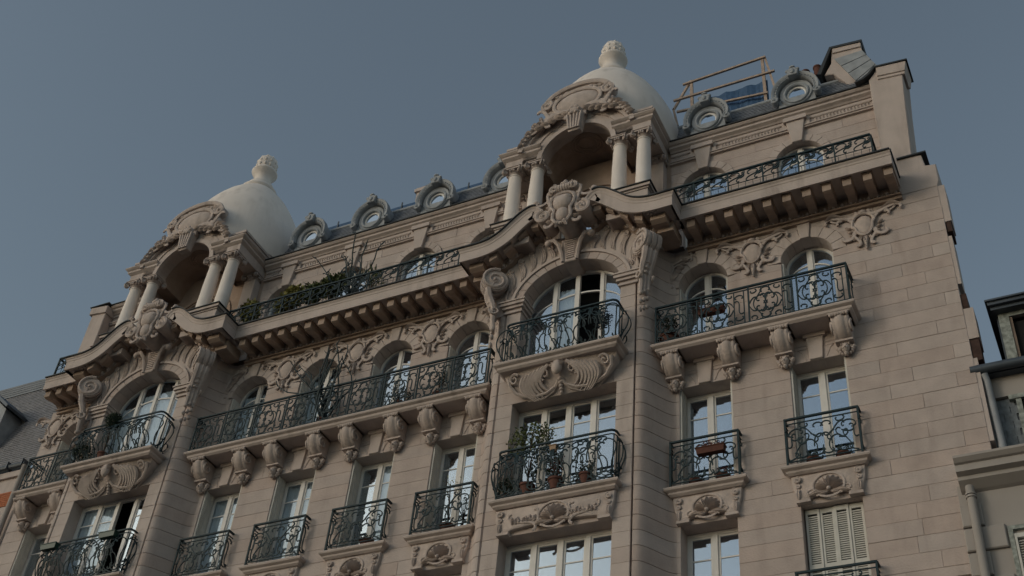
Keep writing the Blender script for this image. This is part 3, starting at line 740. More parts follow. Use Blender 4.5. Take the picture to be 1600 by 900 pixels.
# ------------------------------------------------------------------ curved bay cornice (broken, with volutes)
YC = -1.44
def ztop(u):
    u = abs(u)
    K = [(.55,24.02),(.72,24.24),(.9,24.30),(1.15,24.20),(1.45,23.95),(1.75,23.68),(2.05,23.53),(2.35,23.48),(2.87,23.48),(3.2,23.48)]
    for (a, za), (b, zb) in zip(K, K[1:]):
        if u <= b:
            i = K.index((a, za)); t = (u-a)/(b-a); t = max(0, t)
            p0 = K[max(i-1, 0)]; p3 = K[min(i+2, len(K)-1)]
            m0 = (zb-p0[1])/(b-p0[0])*(b-a); m1 = (p3[1]-za)/(p3[0]-a)*(b-a)
            return (2*t**3-3*t*t+1)*za+(t**3-2*t*t+t)*m0+(-2*t**3+3*t*t)*zb+(t**3-t*t)*m1
    return K[-1][1]
def bay_cornice(sg):
    us = [.60+(2.87-.60)*i/26 for i in range(27)]; rings = []; fl = []
    prof = [(1.44+.05,0),(1.44+.05,-.03),(1.46,-.07),(1.455,-.12),(1.44,-.14),(1.44,-.42),(1.39,-.42),(1.39,-.36),(.6,-.36),(.6,0)]
    for i, u in enumerate(us):
        e = .01; dz = (ztop(u+e)-ztop(max(.56, u-e)))/(2*e); l = math.hypot(1, dz); nx, nz = dz/l, -1/l   # downward normal
        r = []
        for o, d in prof: r.append((sg*(u - nx*(d)), -o, ztop(u) - nz*(d)*1.0) if u < 2.3 else (sg*u, -o, ztop(u)+d))
        rings.append(r)
        if u > .70: fl.append([(sg*u, -1.535, ztop(u)+.003), (sg*u, -.5, ztop(u)+.003), (sg*u, -.5, ztop(u)+.035), (sg*u, -1.535, ztop(u)+.035)])
    rings[-1] = [(sg*(2.87+max(o-1.44, -.06)), -o, ZC+d) for o, d in prof]
    rings.append([(sg*(2.87+max(o-1.44, -.06)), -.86, ZC+d) for o, d in prof])
    g = MB(); g.loft(rings if sg > 0 else rings[::-1]); 
    # side return
    pr = [(.0,0),(.05,0),(.05,-.03),(.02,-.07),(.015,-.12),(.0,-.14),(.0,-.42)]
    g.box(*sorted((sg*2.50, sg*2.86)), -1.40, -.5, ZC-.36, ZC-.001)
    g.box(*sorted((sg*2.82, sg*2.865)), -1.43, -.87, ZC-.42, ZC-.3)
    # volute end
    v = MB(); volute(v, sg*.53, 23.80, -1.52, .21, .62, -sg, 1.6, 90, .26)
    f2 = MB(); f2.loft(fl if sg > 0 else fl[::-1]); f2.box(*sorted((sg*2.70, sg*2.96)), -1.535, -.9, ZC+.0045, ZC+.0345)
    mk = []
    for i, u in enumerate((.86, 1.20, 1.58, 1.96)):
        zt_ = ztop(u)-.36; sl = (ztop(u+.1)-ztop(u-.1))/.2; m_ = MB()
        for a, b, z0, z1 in ((-.10, .10, -.25, -.0),):
            pf = [(1.30,0.02),(1.30,-.22),(1.22,-.25),(1.08,-.20),(.95,-.18),(.85,-.24),(.72,-.26),(.72,0.02)]
            m_.loft([[(sg*u+x, -o, zt_+z+sl*x*sg) for o, z in pf] for x in (-.10, .10)])
            m_.loft([[(sg*u+x, -o, zt_+z+sl*x*sg) for o, z in [(1.33,.02),(1.33,-.045),(.72,-.045),(.72,.02)]] for x in (-.125, .125)])
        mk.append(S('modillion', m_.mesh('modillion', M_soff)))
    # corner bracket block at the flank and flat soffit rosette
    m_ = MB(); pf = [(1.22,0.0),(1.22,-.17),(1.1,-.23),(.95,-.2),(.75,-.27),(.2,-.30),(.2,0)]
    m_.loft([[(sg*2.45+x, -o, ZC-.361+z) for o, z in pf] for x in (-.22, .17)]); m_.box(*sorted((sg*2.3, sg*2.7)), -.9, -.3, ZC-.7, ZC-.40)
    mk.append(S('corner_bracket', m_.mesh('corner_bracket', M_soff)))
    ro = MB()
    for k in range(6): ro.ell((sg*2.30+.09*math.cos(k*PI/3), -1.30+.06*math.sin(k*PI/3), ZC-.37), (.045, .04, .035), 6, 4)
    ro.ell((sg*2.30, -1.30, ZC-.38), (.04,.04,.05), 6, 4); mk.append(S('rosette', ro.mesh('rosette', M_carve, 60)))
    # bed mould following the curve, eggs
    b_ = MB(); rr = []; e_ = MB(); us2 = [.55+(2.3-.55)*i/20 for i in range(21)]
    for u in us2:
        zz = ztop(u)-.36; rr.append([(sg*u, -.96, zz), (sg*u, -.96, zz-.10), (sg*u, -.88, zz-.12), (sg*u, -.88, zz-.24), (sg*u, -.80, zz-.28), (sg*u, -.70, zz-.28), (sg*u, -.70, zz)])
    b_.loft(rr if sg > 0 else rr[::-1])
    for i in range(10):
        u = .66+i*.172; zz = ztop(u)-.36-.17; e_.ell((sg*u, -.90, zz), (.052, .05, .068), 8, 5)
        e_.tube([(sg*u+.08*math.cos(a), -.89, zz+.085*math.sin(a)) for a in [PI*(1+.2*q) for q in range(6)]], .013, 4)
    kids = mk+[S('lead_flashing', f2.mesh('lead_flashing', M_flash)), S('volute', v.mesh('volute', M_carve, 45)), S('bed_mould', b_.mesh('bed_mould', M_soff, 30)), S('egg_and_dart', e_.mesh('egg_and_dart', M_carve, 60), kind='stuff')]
    return S('curved_cornice', g.mesh('curved_cornice', M_stone, 30), kids)
BC = [bay_cornice(1), bay_cornice(-1)]
# ------------------------------------------------------------------ great arch, spandrels, caps, cartouche
def bay_upper():
    out = []
    # archivolt voussoirs
    vs = [S('voussoir', m_.mesh('voussoir', M_block)) for m_ in voussoirs(0, BHW, BSP, BRI, .22, YB-.03, 15, YB+.42)]
    g = MB(); n = 24
    ao = [((BHW+.30)*math.cos(PI*i/n), BSP+(BRI+.30)*math.sin(PI*i/n)) for i in range(n+1)]; ai = [((BHW+.22)*math.cos(PI*i/n), BSP+(BRI+.22)*math.sin(PI*i/n)) for i in range(n+1)]
    for i in range(n): g.prism([ao[i], ao[i+1], ai[i+1], ai[i]], YB-.07, YB)
    out.append(S('arch_moulding', g.mesh('arch_moulding', M_stone), vs))
    # spandrel wall
    for sg in (1, -1):
        hw, H = BHW+.21, BRI+.21
        low = [(hw*math.cos(a), BSP+H*math.sin(a)) for a in [PI/2*i/12 for i in range(13)]]   # from side to crown
        up = [(0.0, 23.6), (.5, 23.7), (.9, 23.9), (1.3, 23.75), (1.75, 23.33), (2.1, 23.15)]
        poly = [(hw, 21.5), (2.0, 21.5), (2.1, 22.5)] + up[::-1] + low[::-1]
        poly = [(sg*x, z) for x, z in poly]
        if sg < 0: poly = poly[::-1]
        g = MB().prism(poly, YB+.0, YB+.35); kids = []
        c = MB(); y = YB
        # row of scrolled flutes following the cornice
        for k in range(6):
            u = .62+.27*k; zz = ztop(u)-.36-.36-.02*k; a = math.degrees(math.atan((ztop(u+.1)-ztop(u-.1))/.2))
            lz = max(.25, zz-(BSP+(BRI+.3)*math.sqrt(max(0, 1-(u/(BHW+.3))**2))) if u < BHW+.3 else .7)
            volute(c, sg*u, zz, y-.05, .085, .06, -sg, 1.3, 90, .24)
            ln = min(.62, lz*1.0+.05)
            for q in range(3):
                pts = [(sg*(u+.07-.045*q - t*.10 - .10*math.sin(PI*t)*.6), zz-.05-ln*t*(1-.08*q)) for t in [j/8 for j in range(9)]]
                relief(c, pts, y-.015, .034, .014, 5, .02)
        for k in range(5):
            u = 1.55+.06*k; leaf(c, sg*u, 21.95+.17*k, y-.01, .25, 90-sg*(-20+14*k), .05, .06, sg*.4)
        relief(c, [(sg*p[0], p[1]) for p in cv('S', 1.72, 22.3, .7, 100, -1)], y-.02, .04, .02, 6)
        kids.append(S('spandrel_carving', c.mesh('spandrel_carving', M_carve, 55)))
        out.append(S('spandrel', g.mesh('spandrel', M_stone), kids))
        # pilaster cap
        g = MB(); 
        for (z0, z1, e) in ((21.50,21.56,.05),(21.56,21.62,.03),(21.62,21.70,.09),(21.70,21.79,.14),(21.79,21.83,.17)):
            g.box(*sorted((sg*(1.32-e), sg*(1.72+e))), YB-e, YB+.4, z0, z1-.0015)
        out.append(S('pilaster_cap', g.mesh('pilaster_cap', M_stone)))
        # big scroll console on the corner
        g = MB(); A = Vector((-sg*.55, -.83, 0)); A.normalize()   # volute axis, inward and to the front
        T = Vector((sg*.83, -.55, 0)); T.normalize()
        O = Vector((sg*2.04, -.94, 22.46)); R_ = .34
        def loc(a, t, z): return O + A*a + T*t + Vector((0,0,z))
        n = 20
        for a0, a1, rr in ((-.20, .20, R_*.92), (-.05, .05, R_*1.04), (-.17, -.10, R_*1.0), (.10, .17, R_*1.0)):
            g.loft([[loc(a0, rr*math.cos(2*PI*i/n), rr*math.sin(2*PI*i/n)) for i in range(n)], [loc(a1, rr*math.cos(2*PI*i/n), rr*math.sin(2*PI*i/n)) for i in range(n)]])
        for face in (1, -1):
            pts = [loc(face*.205, R_*(1-.82*t)*math.cos(PI*.6-t*sg*0-t*1.7*2*PI), R_*(1-.82*t)*math.sin(PI*.6-t*1.7*2*PI)) for t in [i/26 for i in range(27)]]
            g.tube(pts, lambda t: .048*(1-.45*t), 6, True, 1, 0)
            g.ell(tuple(loc(face*.22, 0, 0)), (.05,.05,.05), 8, 5)
        # stem falling down the pier
        path = [(.06,-.1),(.14,-.3),(.10,-.5),(.0,-.72),(-.06,-.95),(-.06,-1.25),(-.10,-1.5)]
        for a_ in (-.13, 0, .13):
            g.tube([loc(a_*(1-.05*i), t, z) for i, (t, z) in enumerate(path)], lambda t: .10*(1-.55*t), 6, True, 1, 0)
        for a_ in (-.17, .17):
            pts = [loc(a_, -.06+.13*(1-.8*t)*math.cos(-t*8), -.98+.13*(1-.8*t)*math.sin(-t*8)) for t in [i/16 for i in range(17)]]
            g.tube(pts, lambda t: .035*(1-.4*t), 5, True, 1, 0)
        for k in range(9):
            p = loc((k % 3-1)*.09, -.08, -1.35-.085*k); g.ell(tuple(p), (.075-.005*k, .06, .07), 7, 5)
        for k in range(6):
            p = loc(0, .12-.05*k*.6, -.25-.13*k); g.ell((p.x, p.y, p.z), (.13-.01*k, .10, .055), 8, 5)
        out.append(S('scroll_console', g.mesh('scroll_console', M_carve, 50)))
    # keystone with fluting and the central cartouche
    g = MB(); g.prism([(-.17,22.64),(.17,22.64),(.27,23.42),(-.27,23.42)], YB-.16, YB+.42, .02)
    for k in range(9): g.box(-.10-.008*k, .10+.008*k, YB-.185, YB-.15, 22.74+.072*k, 22.78+.072*k)
    for s_ in (-1, 1):
        g.tube([(s_*x, y, z) for x, y, z in ((.19,YB-.16,22.66),(.23,YB-.2,22.95),(.30,YB-.24,23.2),(.42,YB-.28,23.36),(.56,YB-.26,23.36))], lambda t: .045+.02*t, 6, True, 1, 0)
        g.ell((s_*.58, YB-.26, 23.32), (.10,.09,.10), 8, 6)
    KEY = S('carved_keystone', g.mesh('carved_keystone', M_carve, 40))
    g = MB(); yc = -1.52
    # backing slab behind shield
    pl = [(.40*math.cos(a)*(1.0 if math.sin(a) > 0 else .72), 23.98+(.62 if math.sin(a) < 0 else .78)*math.sin(a)) for a in [2*PI*i/24 for i in range(24)]]
    g.prism(pl, yc+.05, -.7, .04)
    # shield: heart-shaped bulge over a rounded lower boss
    g.ell((0, yc+.02, 24.10), (.27,.17,.27), 16, 10); g.ell((0, yc+.06, 23.72), (.19,.16,.26), 14, 9)
    for s_ in (-1, 1): g.ell((s_*.10, yc+.02, 24.20), (.17,.15,.15), 12, 8)
    fr = [(.0,24.44),(.14,24.42),(.27,24.34),(.33,24.18),(.31,24.0),(.22,23.86),(.24,23.70),(.25,23.58),(.17,23.44),(.0,23.36)]
    for s_ in (-1, 1):
        g.tube([(s_*x, yc-.02, z) for x, z in fr], .045, 6, True, 1, 0)
        relief(g, [(s_*p[0], p[1]) for p in cv('S', .40, 24.25, .78, 78, 1)], yc+.03, .06, .035, 6)
        relief(g, [(s_*p[0], p[1]) for p in cv('C', .34, 23.62, .46, 95, -1)], yc+.05, .05, .03, 6)
        relief(g, [(s_*p[0], p[1]) for p in cv('J', .56, 24.38, .40, -35, 1)], yc+.06, .05, .03, 6)
        g.ell((s_*.80, yc+.1, 24.42), (.085,.085,.085), 8, 6)
        for k in range(5): leaf(g, s_*(.34-.02*k), 24.5-.23*k, yc+.05, .2, 90-s_*(70+10*k), .05, .06, s_*.4)
        leaf(g, s_*.05, 23.5, yc+.0, .26, -90+s_*25, .06, .07)
    for k in range(7):                                        # ribbed crest roll
        x = -.21+.07*k; g.loft([[(x+dx, yc+.02+.13*math.cos(2*PI*i/12)*(1.0 if dx else 1), 24.62+.13*math.sin(2*PI*i/12)) for i in range(12)] for dx in (.0, .055)])
    for s_ in (-1, 1):
        volute(g, s_*.27, 24.62, yc-.06, .14, .2, s_, 1.3)
    g.ell((0, yc+.02, 24.80), (.13,.08,.06), 8, 5); g.ell((.03, yc+.02, 24.87), (.07,.06,.05), 7, 5)
    KEY2 = S('crest_cartouche', g.mesh('crest_cartouche', M_carve, 50))
    out += [KEY, KEY2]
    return out
BU = bay_upper()
for xb in BAYS:
    for s_ in BU+BC: inst(s_, B, (xb, 0, 0))

# ------------------------------------------------------------------ upper storey trim and roof
ZR = 27.10
def roof_cornice(x0, x1):
    y = Y3; prof = [(.26,0),(.26,-.03),(.22,-.08),(.17,-.10),(.17,-.17),(.10,-.22),(.07,-.26),(-.2,-.26),(-.2,0)]
    g = MB(); g.loft([[(x, y-o, ZR+dz) for o, dz in prof] for x in (x0, x1)])
    g.box(x0, x1, y-.04, y+.3, ZR-.36, ZR-.2605); g.box(x0, x1, y-.003, y+.3, 26.4, ZR-.3605)
    for o0, z0, z1 in ((.07,26.42,26.47),(.10,26.47,26.50)): g.box(x0, x1, y-o0, y-.0035, z0, z1-.001)
    o = part('roof_cornice', g, M_stone, B)
    inst(S('lead_flashing', MB().box(x0, x1, y-.30, y+.3, ZR+.003, ZR+.03).mesh('lead_flashing', M_flash)), o)
    return o
rc = roof_cornice(BAYS[1]+2.2, BAYS[0]-2.2); rr_ = roof_cornice(BAYS[0]+2.2, 17.60); rl = roof_cornice(-7.0, BAYS[1]-2.2)
g = MB()                                                    # tapering console keystone of the upper storey
g.prism([(-.13,25.93),(.13,25.93),(.24,26.72),(-.24,26.72)], Y3-.12, Y3, .012); g.box(-.30, .30, Y3-.17, Y3, 26.70, 26.84); 
g.prism([(-.36,26.45),(.36,26.45),(.36,26.84),(-.36,26.84)], Y3-.055, Y3)
K3 = S('keystone', g.mesh('keystone', M_stone))
for x in L_X+R_X+[A_X]: inst(K3, B, (x, 0, 0))
def frieze(x0, x1, par):
    g = MB(); z = 26.63; n = int((x1-x0)/.085)
    g.box(x0-.03, x1+.03, Y3-.03, Y3-.004, 26.52, 26.54); g.box(x0-.03, x1+.03, Y3-.03, Y3-.004, 26.72, 26.74)
    for i in range(n):
        x = x0+(i+.5)*(x1-x0)/n; g.obox((x, Y3-.015, z), (.022,0,.012), (0,.022,0), (-.016,0,.055)); g.ell((x+.02, Y3-.03, z+.05), (.02,.02,.02), 5, 3)
    inst(S('frieze_ornament', g.mesh('frieze_ornament', M_carve), kind='stuff'), par)
for a, b in zip(L_X, L_X[1:]): frieze(a+.46, b-.46, rc)
frieze(-.9+.1, -.46, rc); frieze(R_X[0]+.46, R_X[1]-.46, rr_); frieze(R_X[1]+.46, 17.5, rr_); frieze(12.3, R_X[0]-.46, rr_); frieze(7.3, 7.75, rc); frieze(-5.8,-5.4, rl)
# mansard: slates as real overlapping rows
def slate_slope(x0, x1, y0, z0, y1, z1, rows, wd, m_, name='slates'):
    g = MB(); L_ = math.hypot(y1-y0, z1-z0); dy, dz = (y1-y0)/L_, (z1-z0)/L_; ny, nz = -dz, dy
    for r in range(rows):
        a = L_*r/rows; b = a+L_/rows*1.25; off = wd/2*(r % 2); x = x0-off
        while x < x1:
            xa, xb_ = max(x, x0), min(x+wd-.008, x1)
            if xb_-xa > .02:
                h = .018+random.random()*.006; h2_ = .004
                P = lambda xx, s_, h_: (xx, y0+dy*s_+ny*h_, z0+dz*s_+nz*h_)
                g.add([P(xa,a,h),P(xb_,a,h),P(xb_,b,h2_),P(xa,b,h2_),P(xa,a,-.002),P(xb_,a,-.002)], [(0,1,2,3),(4,5,1,0)])
            x += wd
    g.add([(x0,y0,z0),(x1,y0,z0),(x1,y1,z1),(x0,y1,z1)], [(0,1,2,3)])
    return g
SY0, SZ0, SY1, SZ1 = .50, 27.12, 1.2, 28.88
for x0, x1 in ((BAYS[1]+2.0, BAYS[0]-2.0), (BAYS[0]+2.0, 17.3), (-7.0, BAYS[1]-2.0)):
    o = part('mansard_roof', MB().box(x0, x1, SY0+.3, SY0+.4, 27.1, 27.5), M_zdark, B)
    inst(S('slates', slate_slope(x0, x1, SY0, SZ0, SY1, SZ1, 15, .2, M_slate).mesh('slates', M_slate), kind='stuff'), o)
    g = MB(); g.tube([(x0, SY1, SZ1+.03), (x1, SY1, SZ1+.03)], .06, 8); g.tube([(x0, SY1+.03, SZ1+.12), (x1, SY1+.03, SZ1+.12)], .035, 6)
    inst(S('ridge_roll', g.mesh('ridge_roll', M_zinc, 60)), o)
    part('zinc_roof', MB().add([(x0,SY1,SZ1+.0),(x1,SY1,SZ1+.0),(x1,5,SZ1+.25),(x0,5,SZ1+.25),(x0,9,26.9),(x1,9,26.9)], [(0,1,2,3),(3,2,5,4)]), M_zdark, B)
    part('roof_deck', MB().box(x0, x1, .66, 9, 26.65, 27.1), M_zdark, B)
for xb in BAYS: part('roof_deck', MB().box(xb-2.0, xb+2.0, 3.2, 9, 26.65, 28.2), M_zdark, B)
# oeil-de-boeuf dormers
def dormer():
    yf = .74; zc = 28.42; n = 28; g = MB()
    def ring(rx, rz, y, cz=zc): return [(rx*math.cos(2*PI*i/n), y, cz+rz*math.sin(2*PI*i/n)) for i in range(n)]
    rg = [ring(.30,.33,yf+.10), ring(.30,.33,yf+.0), ring(.33,.37,yf-.03), ring(.37,.41,yf-.02), ring(.38,.42,yf+.03), ring(.43,.47,yf+.02), ring(.47,.51,yf-.02), ring(.50,.54,yf+.03), ring(.52,.56,yf+.10), ring(.52,.56,yf+.62)]
    g.loft([r[::-1] for r in rg], True, False)
    # hood: fluted arch with end volutes
    h = MB(); m_ = 22; ro = []
    for i in range(m_+1):
        a = math.radians(-18+216*i/m_); c_, s_ = math.cos(a), math.sin(a)
        def q(r, y): return (r*c_*1.0, y, zc+.02+r*s_*1.06)
        ro.append([q(.53,yf+.05), q(.53,yf-.07), q(.565,yf-.12), q(.60,yf-.10), q(.64,yf-.14), q(.70,yf-.15), q(.72,yf-.11), q(.72,yf+.02), q(.66,yf+.06), q(.66,yf+.75), q(.53,yf+.75)])
    h.loft(ro)
    for i in range(19):
        a = math.radians(-8+196*i/18); h.ell((.60*math.cos(a), yf-.10, zc+.02+.60*math.sin(a)*1.06), (.028,.04,.028), 6, 4)
    for s_ in (-1, 1): volute(h, s_*.63, zc-.22, yf-.13, .12, .20, s_, 1.4)
    h.prism([(-.14,28.98),(.14,28.98),(.19,29.2),(.08,29.29),(-.08,29.29),(-.19,29.2)], yf-.24, yf+.1, .02)
    h.ell((0, yf-.2, 29.32), (.10,.08,.06), 8, 5); h.ell((0, yf-.24, 29.12), (.07,.05,.1), 8, 5)
    for s_ in (-1, 1): h.ell((s_*.15, yf-.2, 29.20), (.07,.06,.06), 7, 5)
    # body below
    h.prism([(-.56,27.85),(.56,27.85),(.52,28.3),(-.52,28.3)], yf+.03, yf+.5)
    h.box(-.60, .60, yf-.04, yf+.4, 27.80, 27.87)
    fr = MB(); r1 = [ring(.30,.33,yf+.07), ring(.27,.30,yf+.05), ring(.235,.265,yf+.07), ring(.235,.265,yf+.10)]; fr.loft([r[::-1] for r in r1], True, False)
    gl = MB(); gl.add(ring(.245,.275,yf+.09), [tuple(range(n))]); 
    bk = MB(); bk.add(ring(.30,.33,yf+.4), [tuple(range(n))])
    for q_ in (g, h, fr, gl, bk): q_.v = [(p[0]*.92, yf+(p[1]-yf)*.95, zc-.02+(p[2]-zc)*.93) for p in q_.v]
    return S('dormer', g.mesh('dormer', M_zinc, 40), [S('hood', h.mesh('hood', M_zinc, 40)), S('window_frame', fr.mesh('window_frame', M_white, 40)), S('pane', gl.mesh('pane', glassmat('dormer_glass', .75))), S('dark_room', bk.mesh('dark_room', M_dark))])
DO = dormer()
for x in L_X+R_X: inst(DO, B, (x, 0, 0))

# ------------------------------------------------------------------ loggia with dome (one builder, two bays)
def loggia():
    out = []; YF = -1.12; ZE = 27.10; ZA = 26.62; AH = 1.02; ZSP = 26.62
    # pedestals
    g = MB()
    for sg in (-1, 1):
        g = MB()
        for z0, z1, e in ((23.4,24.22,0),(24.22,24.27,.03),(24.27,24.36,.08),(23.4,23.6,.06)):
            g.box(*sorted((sg*(1.12-e), sg*(2.12+e))), YF+.0-e, -.35, z0, z1-.001)
        x0, x1 = sorted((sg*1.0, sg*2.24))
        out.append(S('column_pedestal', g.mesh('column_pedestal', M_stone), [S('lead_flashing', MB().box(x0, x1, YF-.12, -.4, 24.361, 24.385).mesh('lead_flashing', M_flash))]))
    # columns with ionic capitals
    c = MB(); c.lathe([(.25,0),(.25,.06),(.235,.08),(.25,.12),(.235,.16),(.205,.19),(.20,.22),(.205,.6),(.205,.62),(.198,.64),(.195,1.2),(.178,1.75),(.168,1.98),(.185,2.0),(.185,2.03),(.165,2.04)], n=24)
    k = MB(); k.lathe([(.17,2.04),(.20,2.10),(.22,2.13)], n=20); k.box(-.24,.24,-.24,.24,2.205,2.26); k.box(-.26,.26,-.26,.26,2.26,2.28)
    for fx in (-1, 1):
        for fy in (-1, 1):
            A = Vector((fx*.7, fy*.7, 0)); T = Vector((-fy*.7*fx*fy, fx*.7*fx*fy*-1, 0)); T = Vector((-A.y, A.x, 0))
            O = Vector((fx*.215, fy*.215, 2.13))
            pts = []
            for i in range(18):
                t = i/17; a = PI/2-t*2*PI*1.4; r = .085*(1-.8*t); pts.append(O + A*(r*math.cos(a)) + Vector((0,0,r*math.sin(a))))
            for e in (-.035, .035): k.tube([p+T*e for p in pts], lambda t: .024*(1-.4*t), 5, True, 1, 0)
            k.ell(tuple(O), (.05,.05,.06), 7, 5)
    for a in range(4):
        d = [(0,-1),(1,0),(0,1),(-1,0)][a]
        for j in (-1, 0, 1): k.ell((d[0]*.23+(.055*j if d[0] == 0 else 0), d[1]*.23+(.055*j if d[1] == 0 else 0), 2.16-.02*abs(j)), (.035,.035,.04), 6, 4)
    cm = c.mesh('column', M_dome, 35); km = k.mesh('capital', M_carve, 50)
    for x in (-1.87, -1.20, 1.20, 1.87):
        out.append(S('column', cm, [S('capital', km)], loc=(x, YF+.32, 24.36)))
    for x in (-1.87, 1.87): out.append(S('engaged_pilaster', MB().box(-.2, .2, -.15, .2, 0, 2.03).mesh('engaged_pilaster', M_stone), [S('capital', km)], loc=(x, Y3-.12, 24.36)))
    # entablature ring (left and right blocks, side returns) + arched front
    prof = [(.17,.10),(.17,.07),(.13,.02),(.09,.0),(.09,-.07),(.03,-.12),(.0,-.14),(.0,-.46),(-.45,-.46),(-.45,.10)]
    for sg in (1, -1):
        path = [(AH+.02, YF+.15), (2.12, YF+.15), (2.12, Y3+.2)]
        if sg < 0: path = [(-x, y) for x, y in path][::-1]
        out.append(S('entablature', moulding(path, prof, ZE-.02).mesh('entablature', M_stone, 30)))
        g = MB(); x0, x1 = sorted((sg*1.52, sg*2.12)); g.box(x0, x1, YF+.2, Y3, ZE+.08, ZE+.34); g.box(x0-.04, x1+.04, YF+.16, Y3, ZE+.34, ZE+.42)
        out.append(S('attic_block', g.mesh('attic_block', M_stone)))
        g = MB(); x0, x1 = sorted((sg*1.55, sg*1.68))
    # arch wall
    n = 24; YW = YF+.15
    def arc(rx, rz, zc, a0=0, a1=PI, k=n): return [(rx*math.cos(a0+(a1-a0)*i/k), zc+rz*math.sin(a0+(a1-a0)*i/k)) for i in range(k+1)]
    RI = 1.02
    inner = arc(AH+.04, RI, ZSP); outer = arc(1.62, 1.62, ZSP+.05)
    g = MB()
    for i in range(n): g.prism([outer[i], outer[i+1], inner[i+1], inner[i]], YW, YW+.42)
    out.append(S('arch_wall', g.mesh('arch_wall', M_stone, 30)))
    g = MB()
    for (ra, rb, y) in ((1.62, 1.76, YW-.16), (1.54, 1.62, YW-.10), (1.28,1.36,YW-.03)):
        a_, b_ = arc(ra, ra, ZSP+.05, .22, PI-.22), arc(rb, rb, ZSP+.05, .22, PI-.22)
        for i in range(n): g.prism([b_[i], b_[i+1], a_[i+1], a_[i]], y, YW+.4)
    a_, b_ = arc(AH+.0, RI-.04, ZSP), arc(AH+.14, RI+.10, ZSP)
    for i in range(n): g.prism([b_[i], b_[i+1], a_[i+1], a_[i]], YW-.05, YW+.1)
    out.append(S('arch_hood', g.mesh('arch_hood', M_stone, 30)))
    # barrel soffit and side ceilings
    g = MB(); a_ = arc(AH+.04, RI, ZSP); g.loft([[(x, YW+.4, z) for x, z in a_], [(x, Y3+.3, z) for x, z in a_]], False)
    for sg in (1, -1): g.box(*sorted((sg*(AH+.05), sg*2.1)), YW+.3, Y3+.2, ZE-.30, ZE-.2)
    for rr_, zz in ((.44, -.02), (.36, -.0), (.28, .03)):
        pts = []
        for i in range(25):
            t = 2*PI*i/24; x = rr_*math.cos(t); y = -.28+rr_*math.sin(t)*.8; z = ZSP+RI*math.sqrt(max(0, 1-(x/(AH+.04))**2))-.02; pts.append((x, y, z))
        g.tube(pts, .03, 6)
    out.append(S('vault', g.mesh('vault', M_soff, 30)))
    # back wall with the big arched opening
    ib = arc(.98, .95, 25.45); ob = [(2.12*math.cos(PI*i/n)*1.0, 27.4) if 4 < i < n-4 else (2.2 if i <= 4 else -2.2, 25.45 if i in (0, n) else 25.45+2.0*min(i, n-i)/4) for i in range(n+1)]
    g = MB()
    for i in range(n): g.prism([ob[i], ob[i+1], ib[i+1], ib[i]], Y3, Y3+.3)
    g.box(.98, 2.2, Y3+.001, Y3+.3, 23.4, 25.45); g.box(-2.2, -.98, Y3+.001, Y3+.3, 23.4, 25.45)
    m1, m2 = arc(1.04, 1.01, 25.45), arc(1.18, 1.15, 25.45)
    for i in range(n): g.prism([m2[i], m2[i+1], m1[i+1], m1[i]], Y3-.05, Y3)
    out.append(S('loggia_back_wall', g.mesh('loggia_back_wall', M_soff)))
    wn = arch_window(.98, 25.45-23.5, .95, (0, .5, 1), (), None, .07, .2); wn.loc = (0, Y3+.12, 23.5); out.append(wn)
    # roof slab and dome
    g = MB(); g.box(-2.12, 2.12, .66, 3.2, ZE+.085, ZE+.16); g.box(-2.0, 2.0, .66, 3.25, 26.6, ZE+.084)
    g.box(-2.12,-1.2,YF+.2,.659,ZE+.085,ZE+.16); g.box(1.2,2.12,YF+.2,.659,ZE+.085,ZE+.16)
    out.append(S('dome_base', g.mesh('dome_base', M_stone)))
    dp = [(2.14,27.74),(2.19,27.9),(2.17,28.4),(2.12,28.8),(2.04,29.2),(1.93,29.6),(1.78,30.0),(1.60,30.4),(1.39,30.8),(1.17,31.15),(.94,31.45),(.74,31.68),(.62,31.8),(.60,31.84)]
    g = MB(); g.lathe([(r, z) for r, z in dp], (0, 1.15, 0), 56)
    dr = [(2.16*math.cos(a), 1.15+2.16*math.sin(a)) for a in [math.radians(-12+204*i/30) for i in range(31)]]
    g.loft([[(x, y, z) for x, y in dr] for z in (27.1, 27.75)])
    f = MB(); f.lathe([(.60,31.80),(.64,31.85),(.64,31.93),(.54,31.97),(.52,32.10),(.46,32.14),(.45,32.24),(.35,32.29),(.285,32.42),(.275,32.60),(.33,32.74),(.43,32.85),(.455,32.91),(.43,32.97),(.345,33.0),(.335,33.08),(.365,33.2),(.365,33.38),(.31,33.56),(.20,33.68),(.07,33.74)], (0, 1.15, 0), 28)
    for r_, z_, nn in ((.35,33.16,12),(.35,33.34,12),(.29,33.52,9),(.17,33.65,6)):
        for i in range(nn):
            a = 2*PI*(i+.5*(nn % 4))/nn; f.ell((r_*math.cos(a)*.97, 1.15+r_*math.sin(a)*.97, z_), (.055,.055,.085), 7, 5)
    out.append(S('dome', g.mesh('dome', M_dome, 60), [S('finial', f.mesh('finial', M_dome, 50))]))
    # cartouche on the arch crown
    g = MB(); y = YW-.10; zc = 28.42
    el = [(.62*math.cos(a), zc+.38*math.sin(a)) for a in [2*PI*i/28 for i in range(28)]]
    g.prism([(x*1.34, zc+.06+(z-zc)*1.42) for x, z in el], y+.02, y+.30, .04)
    g.ell((0, y+.02, zc), (.57,.15,.33), 20, 10)
    g.tube([(x*.98, y-.02, zc+(z-zc)*.98) for x, z in el]+[(el[0][0]*.98, y-.02, el[0][1])], .055, 7)
    g.tube([(.86*math.cos(a), y+.0, zc+.10+.50*math.sin(a)) for a in [PI*(.02+.96*i/22) for i in range(23)]], .075, 7)
